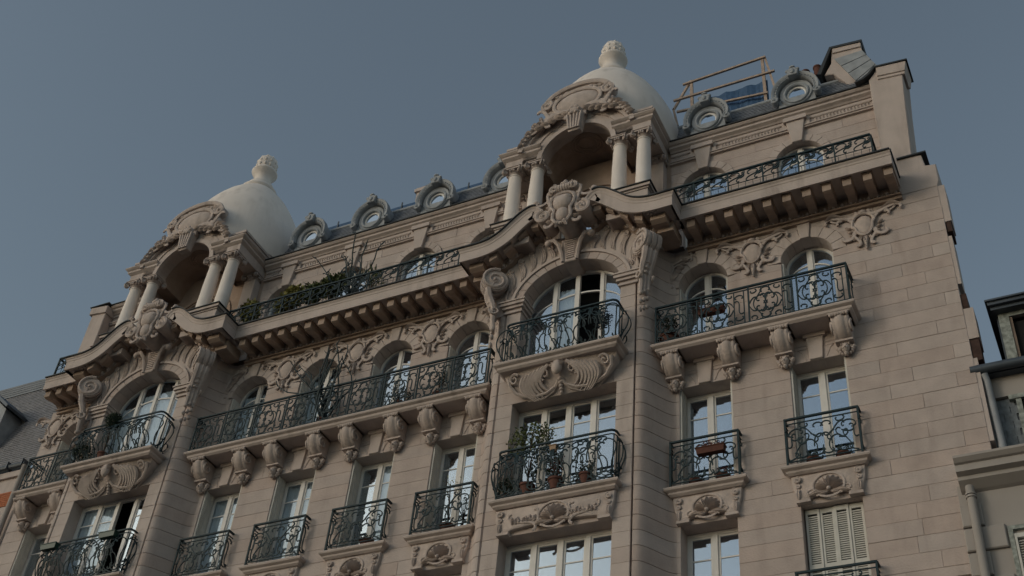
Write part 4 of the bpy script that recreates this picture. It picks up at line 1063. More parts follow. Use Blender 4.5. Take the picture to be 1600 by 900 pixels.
    for s_ in (-1, 1):
        volute(g, s_*.80, zc+.12, y-.06, .17, .28, s_, 1.5)
        relief(g, [(s_*p[0], p[1]) for p in cv('S', .78, zc-.20, .56, 60, -1)], y-.03, .07, .04, 6)
        relief(g, [(s_*p[0], p[1]) for p in cv('C', .50, zc-.44, .60, -14, -1)], y-.06, .075, .045, 6)
        relief(g, [(s_*p[0], p[1]) for p in cv('S', .92, zc-.56, .62, -38, 1)], y-.03, .065, .035, 6)
        for k in range(5): leaf(g, s_*(.15+.17*k), zc-.42-.04*k, y-.07, .26, 90-s_*(95+6*k), .07, .09, s_*.5)
        for k in range(7):                                     # garland down the hood
            a = math.radians(52-5.0*k); r_ = 1.66; X_, Z_ = s_*r_*math.cos(a)/1.16, zc+(ZSP+.05+r_*math.sin(a)-zc-.06)/1.22
            leaf(g, X_, Z_, y-.02, .22-.012*k, math.degrees(a) if s_ > 0 else 180-math.degrees(a), .06, .09, .5*s_*(-1)**k); leaf(g, X_, Z_, y-.04, .18, 90-s_*(100+10*(k % 3)), .05, .08, .4); g.ell((X_, y-.05, Z_), (.05,.05,.045), 6, 4)
        for k in range(4): g.ell((s_*(.18+.13*k), y+.05-.0*k, zc+.42+.03*(k % 2)-.02*k), (.10,.08,.07), 7, 5)
    g.ell((0, y-.12, zc-.46), (.19,.13,.14), 10, 7)
    for k in range(6): g.ell((.12*math.cos(k*PI/3), y-.20, zc-.45+.09*math.sin(k*PI/3)), (.06,.05,.05), 6, 4)
    kp = [(-.24,zc-.52),(.24,zc-.52),(.15,zc-1.06),(-.15,zc-1.06)][::-1]
    g.prism(kp, y-.12, YW-.02, .03)
    for k in range(5): g.tube([((-.18+.09*k), y-.16, zc-.54), ((-.12+.06*k), y-.14, zc-1.02)], .035, 5)
    g.v = [(p[0]*1.16, p[1]-.03, zc+.06+(p[2]-zc)*1.22) for p in g.v]
    out.append(S('dome_cartouche', g.mesh('dome_cartouche', M_carve, 50)))
    return out
LG = loggia()
for xb in BAYS:
    for s_ in LG: inst(s_, B, (xb, 0, 0))

# ------------------------------------------------------------------ ironwork
def tube2(mb, pts, fn, r=.014): mb.tube([fn(p[0], p[1]) for p in pts], r, 4)
IR = .0165
def panel_small(w, h):
    """curves (u in 0..w, v in 0..h) for a symmetric scroll panel"""
    L_ = []
    def sym(kind, cx, cz, ln, ang, fl=1, sq=1.):
        c = cv(kind, cx, cz, ln, ang, fl, sq); L_.append(c); L_.append([(w-x, z) for x, z in c])
    s_ = w/1.5; k = h/1.0
    sym('S', .24*s_, .34*k, .52*k, 62, 1); sym('C', .19*s_, .77*k, .32*k, 10, -1); sym('C', .52*s_, .30*k, .44*k, 98, 1)
    sym('S', .50*s_, .70*k, .50*k, 128, 1); sym('C', .66*s_, .88*k, .20*k, 0, -1); sym('C', .64*s_, .12*k, .22*k, 0, 1)
    sym('J', .36*s_, .55*k, .30*k, 40, 1); sym('J', .12*s_, .12*k, .24*k, 25, 1); sym('C', .36*s_, .92*k, .2*k, -10, 1)
    sym('S', .10*s_, .55*k, .36*k, 90, -1); sym('C', .30*s_, .50*k, .22*k, 140, -1); sym('J', .56*s_, .54*k, .26*k, -40, -1); sym('C', .34*s_, .12*k, .2*k, 15, 1); sym('J', .22*s_, .62*k, .26*k, 200, -1)
    L_.append([(w/2, .05*k), (w/2, .30*k)]); sym('J', .66*s_, .46*k, .34*k, 80, -1)
    return L_
def panel_wide(w, h):
    L_ = []
    def sym(kind, cx, cz, ln, ang, fl=1):
        c = cv(kind, cx*w, cz*h, ln*h, ang, fl); L_.append(c); L_.append([(w-x, z) for x, z in c])
    sym('C', .25, .50, .50, 90, -1); sym('S', .27, .79, .40, 62, 1); sym('S', .27, .21, .40, -62, -1)
    L_.append(cv('C', .5*w, .91*h, .24*h, 0, -1)); L_.append(cv('C', .5*w, .09*h, .24*h, 0, 1)); sym('J', .40, .62, .30, 75, 1); sym('J', .40, .38, .30, -75, -1)
    sym('C', .08, .90, .15, 20, 1); sym('C', .08, .10, .15, -20, -1); sym('J', .06, .62, .22, 60, -1); sym('J', .06, .38, .22, -60, 1)
    return L_
def panel_narrow(w, h):
    L_ = [cv('S', w/2, h*.5, h*.42, 90, 1), cv('C', w/2, h*.83, h*.2, 0, -1), cv('C', w/2, h*.15, h*.2, 0, 1)]
    L_ += [[(w*.12, .0), (w*.12, h)], [(w*.88, 0), (w*.88, h)]]
    return L_
def panel_frieze(w, h):
    """running scroll above thin bars (cornice balcony)"""
    L_ = []
    for i, f in ((0, 1), (1, 1)):
        cx = w*(.25+.5*i); L_.append(cv('S', cx, h*.70, w*.56, 22, 1)); L_.append(cv('C', cx-.05*w, h*.86, w*.28, 5, -1)); L_.append(cv('J', cx+.12*w, h*.60, w*.26, 200, 1))
        L_.append(cv('C', cx+.16*w, h*.76, w*.2, 60, 1))
    n = 5
    thin = [[(w*(i+.5)/n, 0), (w*(i+.5)/n, h*.42)] for i in range(n)]
    return L_, thin
def mk_panel(curves, thin=(), fn=None, m_=M_iron, r=IR):
    g = MB(); fn = fn or (lambda u, v: (u, 0, v))
    for c in curves: tube2(g, c, fn, r)
    for c in thin: tube2(g, c, fn, .008)
    return g.mesh('scroll_panel', m_)
# small straight balconies
def small_rail():
    w, h, d = 1.50, 1.12, .22; y = -.20
    g = MB(); g.box(-w/2-.02, w/2+.02, y-.028, y+.022, h-.03, h+.01)
    for s_ in (-1, 1): g.box(*sorted((s_*(w/2-.02), s_*(w/2+.03))), y+.022, 0, h-.03, h+.01)
    b_ = MB()
    for z in (.06, .985): b_.box(-w/2, w/2, y-.012, y+.012, z, z+.02)
    for s_ in (-1, 1):
        for z in (.06, .985): b_.box(*sorted((s_*(w/2-.012), s_*(w/2+.012))), y+.012, 0, z, z+.02)
    po = MB()
    pks = []
    for s_ in (-1, 1): pks.append(S('post', MB().box(s_*w/2-.02, s_*w/2+.02, y-.02, y+.02, 0, h-.03).mesh('post', M_iron)))
    bks = [S('rail_bar', MB().box(-w/2, w/2, y-.012, y+.012, z, z+.02).box(-w/2-.012, -w/2+.012, y+.012, 0, z, z+.02).box(w/2-.012, w/2+.012, y+.012, 0, z, z+.02).mesh('rail_bar', M_iron)) for z in (.06, .985)]
    fp = mk_panel(panel_small(w-.04, .90))
    sp = mk_panel([cv('S', .09, .45, .62, 88, 1), cv('C', .09, .80, .17, 0, -1), cv('C', .09, .13, .17, 0, 1)], fn=lambda u, v: (0, u, v))
    return S('railing', g.mesh('railing', M_iron), pks+bks+[
        S('scroll_panel', fp, loc=(-w/2+.02, y, .08)), S('scroll_panel', sp, loc=(-w/2, y+.02, .08)), S('scroll_panel', sp, loc=(w/2, y+.02, .08))])
RS = small_rail()
for x in L_X+R_X: inst(RS, B, (x, 0, 16.02))
inst(RS, B, (R_X[1], -.0, 16.02-3.52))
# long balconies
PW = mk_panel(panel_wide(.62, .93)); PN = mk_panel(panel_narrow(.30, .93))
SPNL = mk_panel([cv('S', .12, .45, .6, 80, 1), cv('S', .40, .45, .6, 100, -1), cv('C', .26, .80, .3, 0, -1), cv('C', .26, .12, .3, 0, 1)], fn=lambda u, v: (0, u, v))
def long_rail(x0, x1, left=True, right=True, n=None):
    y = -.58; z = 19.60; h = 1.10; g = MB(); g.box(x0-.02, x1+.02, y-.028, y+.022, h-.03, h+.012)
    b_ = MB(); b_.box(x0, x1, y-.012, y+.012, .05, .07); b2 = MB(); b2.box(x0, x1, y-.012, y+.012, 1.0, 1.02)
    for s_, ok in ((x0, left), (x1, right)):
        if ok: g.box(s_-.025, s_+.025, y+.022, 0, h-.03, h+.012); b_.box(s_-.012, s_+.012, y+.012, 0, .05, .07); b2.box(s_-.012, s_+.012, y+.012, 0, 1.0, 1.02)
    kids = [S('rail_bar', b_.mesh('rail_bar', M_iron)), S('rail_bar', b2.mesh('rail_bar', M_iron))]
    pitch = 1.02; n = n or max(1, round((x1-x0)/pitch)); pw = (x1-x0)/n
    pm = MB().box(-.018, .018, y-.018, y+.018, 0, h-.03).mesh('post', M_iron)
    for i in range(n+1): kids.append(S('post', pm, loc=(x0+i*pw, 0, 0)))
    for i in range(n):
        xa = x0+i*pw; m_ = (pw-.62-.30)/2 if pw > .95 else .01
        kids.append(S('scroll_panel', PW, loc=(xa+m_*.8, y, .07))); kids.append(S('scroll_panel', PN, loc=(xa+m_*1.2+.62, y, .07)))
    for s_, ok in ((x0, left), (x1, right)):
        if ok: kids.append(S('scroll_panel', SPNL, loc=(s_, y+.02, .07)))
    inst(S('railing', g.mesh('railing', M_iron), kids), B, (0, 0, z))
long_rail(-1.0, 7.88); long_rail(12.17, 16.57); long_rail(-7.04, -4.9, True, False, 2)
# swelling bay balconies
def belly_rail(hw, d, h, y, out, seed=0):
    """plan: left return, front, right return with rounded corners; section swells outwards near the bottom"""
    def prof(v):
        t = v/h
        return out*(math.sin(PI*min(1, max(0, (1-t)*1.12)))**1.3*.95 if t < .9 else .0)*(1 if t > .12 else .55+3.7*t)
    rc_ = .12; seg = [d-rc_, PI*rc_/2, 2*hw-2*rc_, PI*rc_/2, d-rc_]; T = sum(seg)
    def pos(s_, v):
        b = prof(v); s0 = s_
        if s_ < seg[0]: return (-hw-b, y+d-s_, v)
        s_ -= seg[0]
        if s_ < seg[1]: a = s_/rc_; return (-hw+rc_-(rc_+b)*math.cos(a), y+rc_-(rc_+b)*math.sin(a), v)
        s_ -= seg[1]
        if s_ < seg[2]: return (-hw+rc_+s_, y-b, v)
        s_ -= seg[2]
        if s_ < seg[3]: a = s_/rc_; return (hw-rc_+(rc_+b)*math.sin(a), y+rc_-(rc_+b)*math.cos(a), v)
        s_ -= seg[3]
        return (hw+b, y+rc_+s_, v)
    g = MB(); N_ = 48
    g.tube([pos(T*i/N_, h) for i in range(N_+1)], .028, 4)
    kids = [S('rail_bar', MB().tube([pos(T*i/N_, v) for i in range(N_+1)], .014, 4).mesh('rail_bar', M_iron)) for v in (.03, h-.1)]
    def panel(s0, s1, curves):
        kids.append(S('scroll_panel', mk_panel(curves, fn=lambda u, v: pos(min(T, max(0, s0+u)), max(0.01, v+.03)), r=.016)))
    fr0 = seg[0]+seg[1]; fw_ = seg[2]; hh = h-.13; npn = max(2, round(fw_/.95)); pw = fw_/npn
    for i in range(npn):
        cs = []
        def sym(kind, cx, cz, ln, ang, fl=1):
            c = cv(kind, cx*pw, cz*hh, ln*hh, ang, fl); cs.append(c); cs.append([(pw-x, z) for x, z in c])
        sym('S', .20, .42, .62, 78, 1); sym('C', .36, .72, .36, 60, 1); sym('S', .38, .28, .5, 110, -1); sym('C', .18, .86, .24, 0, -1); sym('J', .30, .16, .34, 30, 1); sym('C', .42, .12, .22, 20, 1); sym('J', .42, .55, .3, 100, 1); sym('C', .10, .30, .3, 80, -1); sym('S', .28, .60, .4, 120, -1); sym('C', .30, .90, .2, 10, -1); sym('J', .12, .60, .3, 70, 1); sym('C', .08, .12, .24, 30, 1); sym('S', .46, .80, .28, 90, 1)
        panel(fr0+i*pw, fr0+(i+1)*pw, cs)
    for s0, s1 in ((0, fr0), (T-fr0, T)):
        wv = fr0; cs = []
        for (a, f) in ((.16, 1), (.38, -1), (.60, 1), (.82, -1)): cs.append(cv('S', a*wv, hh*.46, hh*.74, 86, f)); cs.append([(a*wv, 0), (a*wv+.02, hh)])
        cs.append(cv('C', .5*wv, hh*.86, .22, 0, -1)); cs.append(cv('C', .3*wv, hh*.2, .24, 60, 1)); cs.append(cv('C', .7*wv, hh*.2, .24, 120, 1))
        panel(s0, s1, cs)
    return S('railing', g.mesh('railing', M_iron), kids)
RB1 = belly_rail(1.40, .40, 1.22, YB-.24, .16); RB2 = belly_rail(1.42, .62, 1.22, YB-.46, .24)
for xb in BAYS: inst(RB1, B, (xb, 0, 15.99)); inst(RB2, B, (xb, 0, 19.50))
inst(RB1, B, (BAYS[1], 0, 15.99-3.52)); 
# cornice balcony
PFc, PFt = panel_frieze(.9, .70)
PF = mk_panel(PFc, PFt)
def top_rail(x0, x1, y=-.82):
    z = ZC+.03; h = .76; g = MB(); g.box(x0, x1, y-.03, y+.025, h-.03, h+.012)
    n = max(1, round((x1-x0)/.9)); pw = (x1-x0)/n; b_ = MB(); b_.box(x0, x1, y-.01, y+.01, .03, .045)
    kids = [S('rail_bar', b_.mesh('rail_bar', M_iron)), S('rail_bar', MB().box(x0, x1, y-.008, y+.008, .32, .333).mesh('rail_bar', M_iron))]; pm = MB().box(-.016, .016, y-.016, y+.016, 0, h-.03).mesh('post', M_iron)
    for i in range(n+1): kids.append(S('post', pm, loc=(x0+i*pw, 0, 0)))
    for i in range(n): kids.append(S('scroll_panel', PF, loc=(x0+i*pw+(pw-.9)/2, y, .03)))
    return inst(S('railing', g.mesh('railing', M_iron), kids), B, (0, 0, z))
top_rail(BAYS[1]+2.35, BAYS[0]-2.35); top_rail(BAYS[0]+2.35, 17.55); top_rail(-7.2, BAYS[1]-2.35)
for x in (17.55, -7.2):
    g = MB(); g.box(x-.025, x+.025, -.795, .0, .73, .772); g.tube([(x, -.79+.09*i, 0.0) for i in (0,)]+[(x,-.79,.73)], .02, 4)
    for c in (cv('S', .2, .38, .5, 70, 1), cv('S', .5, .38, .5, 110, -1)): g.tube([(x, -.8+p[0], p[1]) for p in c], .013, 4)
    part('railing', g, M_iron, B, (0, 0, ZC+.03))

# ------------------------------------------------------------------ chimneys and left end pillar
g = MB(); g.box(-.36,.36,-.25,.35,0,.62); g.box(-.42,.42,-.31,.41,.62,.74); g.box(-.38,.38,-.28,.38,.74,.80)
o = part('chimney', g, M_stone, B, (3.12, 2.4, 30.1)); part('chimney', MB().box(-.34,.34,-.23,.33,-1.8,-.001), M_stone, B, (3.12, 2.4, 30.1))
for dx in (-.15, .15): inst(S('chimney_pot', MB().lathe([(.09,.80),(.10,.82),(.075,.9),(.07,1.05),(.085,1.07)], n=12).mesh('chimney_pot', M_terra, 40)), o, (dx, 0, 0))
# big right-hand chimney wall with zinc cladding
g = MB(); g.prism([(17.45,27.6),(17.95,27.3),(17.80,28.8),(17.47,29.6),(17.43,29.98),(16.66,30.07),(16.60,29.5),(16.38,29.08),(16.62,29.02),(17.15,28.1)], 1.0, 3.2, .02); part('chimney', g, M_stone, B)
g = MB(); g.prism([(16.20,29.12),(16.30,29.08),(16.66,30.04),(17.47,29.95),(17.50,30.03),(16.62,30.12)], .93, 4.05, .0); part('chimney_band', MB().prism([(16.68,29.86),(17.44,29.79),(17.45,29.95),(16.68,30.04)], .96, 1.1, .0), M_stone, B); part('chimney_cap', g, M_flash, B)
for k in range(4):
    t0, t1 = k/4+.008, (k+1)/4-.008
    L0, L1, R0, R1 = (16.70,29.60), (17.34,28.05), (17.46,29.62), (17.84,28.62)
    q = lambda a_, b_, t: (a_[0]+(b_[0]-a_[0])*t, a_[1]+(b_[1]-a_[1])*t)
    part('zinc_sheet', MB().prism([q(L0,L1,t1), q(R0,R1,t1), q(R0,R1,t0), q(L0,L1,t0)], .96, 1.02, .006), M_zinc, B)
for dx, z in ((-.0, 29.0), (-.35, 28.95)): part('chimney_pot', MB().lathe([(.11,0),(.11,.35),(.13,.37),(.13,.42),(.09,.43)], (15.95+dx, 2.5, z+1.95), n=12), M_terra, B, smooth=40)
# left pillar
g = MB(); g.prism([(-7.62,23.5),(-7.02,23.5),(-7.02,26.95),(-7.62,26.95)], -.0, .9, .02); g.prism([(-7.70,26.80),(-6.98,26.72),(-6.98,27.0),(-7.70,27.08)], -.06, .9, .01)
part('end_pier', g, M_stone, B); part('lead_flashing', MB().box(-7.74,-6.94,-.09,.95,27.083,27.11), M_flash, B)
part('roof_slope', MB().prism([(-6.0,27.2),(-5.0,27.2),(-5.1,28.7),(-5.6,28.3)], .9, 4, .02), M_stone, B)

# ================================================================== ROOF SCAFFOLD
sf = thing('guard_rail', 'rough timber safety rail with blue netting on the slate roof right of the right dome', 'guard rail', (13.4, 1.9, 28.3))
def bar(g, a, b, r=.04): g.tube([Vector(a), Vector(b)], r, 4)
YS = 1.9
for nm, pts in (('post', ((12.33,1.9,28.4),(12.30,1.9,31.75))), ('post', ((14.53,1.9,28.4),(14.50,1.9,31.75)))):
    g = MB(); bar(g, *pts, .06); part(nm, g, M_wood, sf, (-13.4,-1.9,-28.3))
for a, b in (((12.05,1.84,31.62),(14.62,1.84,31.74)), ((11.75,1.84,31.0),(14.85,1.84,30.98)), ((11.85,1.84,30.45),(14.6,1.84,30.1)), ((11.72,1.9,30.65),(12.27,1.9,31.74)), ((14.58,1.9,31.8),(14.80,1.9,30.3)), ((11.72,1.9,30.7),(11.85,1.9,29.9))):
    g = MB(); bar(g, a, b, .045); part('rail_bar', g, M_wood, sf, (-13.4,-1.9,-28.3))
g = MB(); rows = []
for zz in (29.6, 30.80):
    rows.append([(12.85+1.75*i/14, 1.96+.03*math.sin(i*1.3+zz), zz+(.02*math.sin(i*2.1))) for i in range(15)])
g.loft(rows, False); g.add([(12.85,1.97,28.5),(14.6,1.97,28.5),(14.6,1.97,29.6),(12.85,1.97,29.6)], [(0,1,2,3)]); part('safety_net', g, M_net, sf, (-13.4,-1.9,-28.3))
nb = thing('guard_rail', 'low blue edge-protection net running along the roof ridge between the two domes', 'guard rail', (4, 1.5, 28.3))
g = MB(); g.box(-.9,7.6,1.6,1.64,28.9,29.62); part('safety_net', g, M_net, nb, (-4,-1.5,-28.3))
for k in range(8): part('post', MB().box(-.9+k*1.2-.02,-.9+k*1.2+.02,1.57,1.599,28.9,29.75), M_zdark, nb, (-4,-1.5,-28.3))

# ================================================================== PLANTS AND POTS
def leaves(g, cx, cy, cz, rx, ry, rz, n, s=.05, rnd=random, spiky=False):
    for i in range(n):
        while True:
            a, b, c = rnd.uniform(-1, 1), rnd.uniform(-1, 1), rnd.uniform(-1, 1)
            q = a*a+b*b+c*c
            if .12 < q < 1: break
        p = Vector((cx+a*rx, cy+b*ry, cz+c*rz)); d = Vector((rnd.gauss(0, 1), rnd.gauss(0, 1), rnd.gauss(0, 1)+(1.6 if spiky else 0))).normalized()
        e = d.orthogonal().normalized(); e = (e*math.cos(i)+d.cross(e)*math.sin(i)); L_ = s*(rnd.uniform(.7, 1.5))*(2.2 if spiky else 1); w_ = s*(.16 if spiky else .38)
        g.add([p, p+d*L_*.5+e*w_, p+d*L_, p+d*L_*.5-e*w_], [(0,1,2,3)])
def pot_mesh(r=.14, h=.22): return MB().lathe([(r*.7,0),(r*.95,h*.8),(r*1.08,h*.8),(r*1.08,h),(r*.95,h),(r*.9,h*.85)], n=18).mesh('pot', M_terra, 40)
PM = pot_mesh()
def plant(name, label, loc, lm, rx, rz, n, s=.05, stem=.0, pot=True, group=None, spiky=False, ry=None, pots=1., seed=0, cat='plant'):
    rnd = random.Random(seed+int(loc[0]*100)); o = thing(name, label, cat, loc, group or 'plants on the balconies')
    hp = .2*pots
    if pot: q = inst(S('pot', PM), o); q.scale = (pots,)*3
    g = MB(); leaves(g, 0, 0, hp+stem+rz*.9, rx, ry or rx, rz, n, s, rnd, spiky); inst(S('foliage', g.mesh('foliage', lm)), o)
    st = MB()
    for k in range(6):
        a = rnd.uniform(0, 6.28); rr = rnd.uniform(.3, .8)*rx
        st.tube([(0,0,hp*.8),(rr*.2*math.cos(a), rr*.2*math.sin(a), hp+stem*.8), (rr*math.cos(a), rr*math.sin(a)*.6, hp+stem+rz*rnd.uniform(.7, 1.4))], lambda t: .012*(1-.6*t), 4)
    inst(S('stem', st.mesh('stem', M_bark)), o)
    return o
ZF3 = ZC+.04
plant('bamboo_plant', 'yellow-green bamboo just right of the left dome\'s columns', (-.55,-.3,ZF3), M_leafy, .30, .40, 700, .11, .55, spiky=False, ry=.2)
plant('bamboo_plant', 'pale green bamboo in front of the first upper window right of the left dome', (.55,-.2,ZF3), M_leafy, .24, .36, 480, .11, .6, ry=.2)
plant('shrub', 'leafy green shrub behind the upper railing right of the pale green bamboo', (1.15,-.5,ZF3), M_leafy, .42, .40, 760, .10, .42, ry=.2)
plant('shrub', 'low mixed green shrub behind the upper railing in the middle of its row', (1.85,-.5,ZF3), M_leaf, .42, .36, 760, .10, .40, ry=.2)
plant('shrub', 'dense dark green shrub behind the upper railing left of the dry thorny branches', (2.45,-.5,ZF3), M_leaf, .42, .42, 820, .10, .42, ry=.2)
plant('spiky_plant', 'spiky green plant in a terracotta pot right of the dry thorny branches', (3.75,-.45,ZF3), M_leaf, .30, .26, 150, .10, .35, spiky=True, pots=1.3)
def dry_bush(loc, label, h, seed):
    rnd = random.Random(seed); o = thing('dry_plant', label, 'plant', loc, 'plants on the balconies'); g = MB()
    for k in range(18):
        a = rnd.uniform(0, 6.28); p = Vector((0,0,0)); pts = [p.copy()]; d = Vector((math.cos(a)*.35, math.sin(a)*.18, 1.))
        n = rnd.randint(5, 8)
        for j in range(n):
            d += Vector((rnd.uniform(-.45,.45), rnd.uniform(-.25,.25), rnd.uniform(-.15,.3))); d.normalize(); p = p+d*h/n*rnd.uniform(.8, 1.1); pts.append(p.copy())
            if j > 0:
                e = Vector((rnd.uniform(-1,1), rnd.uniform(-.6,.6), rnd.uniform(.2,1))).normalized(); g.tube([p, p+e*.09, p+e*.15+Vector((0,0,.03))], lambda t: .02*(1-.6*t), 4)
        g.tube(pts, lambda t: .03*(1-.5*t), 4)
    inst(S('branches', g.mesh('branches', M_iron)), o); inst(S('pot', PM), o, (0,0,-.15))
dry_bush((3.1,-.45,ZF3+.15), 'bare black thorny branches rising above the upper railing between the domes', 2.1, 3)
dry_bush((3.05,-.40,19.75), 'bare black twisted branches poking above the long balcony railing', 2.3, 5)
plant('topiary', 'round clipped dark green ball on the left bay balcony', (BAYS[1]-.35,YB-.42,19.52), M_leafd, .24, .26, 1500, .045, .85)
plant('ivy_bush', 'dark ivy bush pressed in the left corner of the left bay balcony below the arch', (BAYS[1]-1.15,YB-.42,19.52), M_leafd, .30, .30, 700, .05, .0, pot=False)
plant('olive_tree', 'small sparse olive tree in front of the right bay\'s rectangular window', (9.35,YB-.12,16.0), M_leaf, .60, .46, 900, .065, .80, ry=.18, pots=1.25)
plant('ivy_bush', 'dark bush in the left corner of the right bay\'s lower balcony', (8.85,YB-.12,16.0), M_leafd, .24, .20, 500, .045, .0, pot=False, ry=.14)
plant('shrub', 'red-purple potted plant in the middle of the right bay lower balcony', (10.05,YB-.15,16.0), M_red, .22, .30, 150, .045, .18, ry=.12, pots=1.2)
plant('shrub', 'small potted plant at the right corner of the right bay\'s lower balcony', (10.75,YB-.15,16.0), M_leafd, .22, .18, 220, .045, .05, ry=.12, pots=1.1)
plant('sprig', 'thin leggy sprig in a dark red pot on the balcony left of the right bay', (6.9,.08,16.02), M_leafy, .3, .35, 26, .05, .8, ry=.1, pots=1.2)
plant('shrub', 'terracotta pot with low dark plant on the second small balcony left of the right bay', (4.75,.08,16.02), M_leafd, .14, .08, 90, .04, .0, ry=.1, pots=1.2)
plant('shrub', 'left potted plant on the balcony above the closed louvred shutters', (15.35,.05,16.02), M_leafd, .14, .10, 110, .04, .02, ry=.1)
plant('shrub', 'right potted plant on the balcony above the closed louvred shutters', (15.95,.05,16.02), M_leafd, .15, .12, 130, .04, .02, ry=.1)
plant('shrub', 'low reddish potted plant on the small balcony right of the right bay', (13.45,.05,16.02), M_red, .20, .12, 150, .04, .02, ry=.1)
plant('shrub', 'green potted plant left of the reddish one on the small balcony right of the bay', (12.85,.05,16.02), M_leafd, .16, .08, 120, .04, .02, ry=.1)
plant('shrub', 'leafy dark green plant at the left end of the right long balcony', (12.42,-.35,19.62), M_leafd, .18, .22, 260, .05, .25, pots=1.5)
plant('shrub', 'dark plant on the long balcony by its third arched window', (5.3,-.35,19.62), M_leafd, .3, .22, 300, .05, .1)
plant('shrub', 'small dark plant near the right end of the long balcony', (6.4,-.35,19.62), M_leafd, .2, .3, 200, .05, .2)
plant('ivy_bush', 'grey-green bush in the right corner of the right bay\'s arched balcony', (11.1,YB-.45,19.52), mat('blue_leaf', (.05,.075,.10), .6, noise=.4, nscale=9), .22, .28, 500, .05, .25, pot=False)
def planter(loc, label, w_, m_box, flow, n=160, name='flower_box', d=.17, h=.15, fr=.07):
    o = thing(name, label, 'planter', loc, 'planters on the balconies'); g = MB(); x0, x1 = -w_/2, w_/2
    g.loft([[(x0+.02,-d/2+.02,0),(x1-.02,-d/2+.02,0),(x1-.02,d/2-.02,0),(x0+.02,d/2-.02,0)], [(x0,-d/2,h-.02),(x1,-d/2,h-.02),(x1,d/2,h-.02),(x0,d/2,h-.02)]])
    g.box(x0-.015, x1+.015, -d/2-.015, d/2+.015, h-.018, h); inst(S('box', g.mesh('box', m_box)), o)
    if flow:
        g = MB(); leaves(g, 0, 0, h+fr, w_/2, d/2, fr+.03, n, .04, random.Random(int(w_*99))); inst(S('flowers', g.mesh('flowers', flow)), o)
planter((13.3,-.28,16.62), 'flower box of dark red blooms hooked inside the small balcony right of the right bay', .62, M_terra, M_red)
planter((13.45,-.42,20.28), 'terracotta flower box hooked inside the right long balcony, at its first window', .62, M_terra, M_red)
planter((13.0,-.35,19.62), 'low planter of green leaves on the floor of the right long balcony', .7, M_terra, M_leafd)
planter((BAYS[1]+.83,YB-.38,17.1-.02-3.52+3.4), 'empty dark green planter on the lower left bay railing, right one', .52, M_gplas, None)
planter((BAYS[1]-1.12,YB-.38,17.1-.02-3.52+3.4), 'empty dark green planter on the lower left bay railing, left one', .52, M_gplas, None)
planter((BAYS[1]-2.15,-.9,ZC+.42), 'reddish-brown planter box on the cornice left of the left dome', .9, M_terra, None, d=.3, h=.28)
planter((10.02,YB-.3,16.9), 'small pale pot hung on the middle of the right bay railing', .16, mat('pale_clay', (.36,.25,.17), .8), None, name='hanging_pot', d=.13, h=.14)

# ================================================================== RIGHT NEIGHBOUR
N = thing('neighbouring_building', 'lower grey rendered house with slate-hung attic, gutter and dormer at the right edge', 'building', (21, 0, 0))
no = (-21, 0, 0)
part('wall', MB().box(17.98, 25, -.03, 8, 0, 15.0), M_rend, N, no)
prof = [(.62,0),(.62,-.05),(.55,-.12),(.50,-.14),(.50,-.28),(.38,-.32),(.38,-.40),(.2,-.52),(.12,-.56),(0,-.60),(-.2,-.60),(-.2,0)]
part('cornice', moulding([(18.12,.9),(18.12,.13),(25,.13)], [(o-.45 if False else o-.0, z) for o, z in prof], 15.35) if False else MB().loft([[(x,.1-o,15.36+z) for o, z in prof] for x in (18.05,25)]), M_rend, N, no)
part('attic_wall', MB().box(18.80, 25, .42, 5, 15.42, 17.05), M_slate, N, no)
part('fascia_board', MB().box(18.82, 25, .30, .42, 17.05, 17.52), M_rend, N, no)
k = 0
for r in range(9):                                            # slates hung on the attic wall
    z = 15.45+r*.175; x = 18.72-(.15 if r % 2 else 0)
    while x < 19.35:
        wv = random.uniform(.27, .33); a, b = max(18.72, x), min(x+wv, 19.28+.1*(r % 2))
        if b-a > .06:
            inst(S('slate', MB().obox(((a+b)/2, .395, z+.085), ((b-a)/2-.006,0,0), (0,.012,0), (0,-.008,.088)).mesh('slate', mat('hung_slate', (.17,.19,.21), .6, noise=.3, nscale=12) if k == 0 else bpy.data.materials['hung_slate'])), N, no); k += 1
        x += wv
g = MB(); g.box(19.32,19.42,.30,.42,15.42,16.95); g.box(19.2,25,.28,.43,16.95,17.05); part('window_frame', g, M_peel, N, no)
part('window_dark_panel', MB().box(19.42,20.6,.36,.41,15.42,16.95), M_dark, N, no)  # near-black panel, the dark of the opening painted on
g = MB(); g.tube([(18.62,.05,17.62),(25,.05,17.62)], .10, 10); part('gutter', g, M_zdark, N, no, smooth=40)
part('eaves', MB().box(18.7, 25, .12, .5, 17.52, 17.6), M_zdark, N, no)
g = MB(); g.tube([(18.86,.06,17.5),(18.88,.12,17.35),(18.92,.14,15.75),(18.88,.10,15.62),(18.65,-.0,15.50)], .075, 10); part('downpipe', g, M_pipe, N, no, smooth=50)
g = MB(); g.tube([(18.22,-.2,14.85),(18.20,-.2,10)], .08, 10); 
for z in (14.6,14.66): g.lathe([(.10,0),(.10,.035)], (18.22,-.2,z), 12)
part('downpipe', g, M_rend, N, no, smooth=50)
for i in range(6):                                            # quoins behind the pipe
    z = 14.55-.5*i; wv = .72 if i % 2 else .38
    part('quoin', MB().prism([(17.97,z-.46),(17.97+wv,z-.46),(17.97+wv,z),(17.97,z)], -.10, .0, .02), M_rend, N, no)
part('roof', MB().add([(18.78,.15,17.66),(25,.15,17.66),(25,2.2,19.0),(18.78,2.2,19.0),(18.78,5,17.0),(25,5,17.0)], [(0,1,2,3),(3,2,5,4)]), M_tile, N, no)
g = MB()
for i in range(26): g.tube([(18.85+.16*i,.13,17.69),(18.85+.16*i,2.1,18.98)], .05, 6)
part('roof_tiles', g, M_tile, N, no, smooth=50)
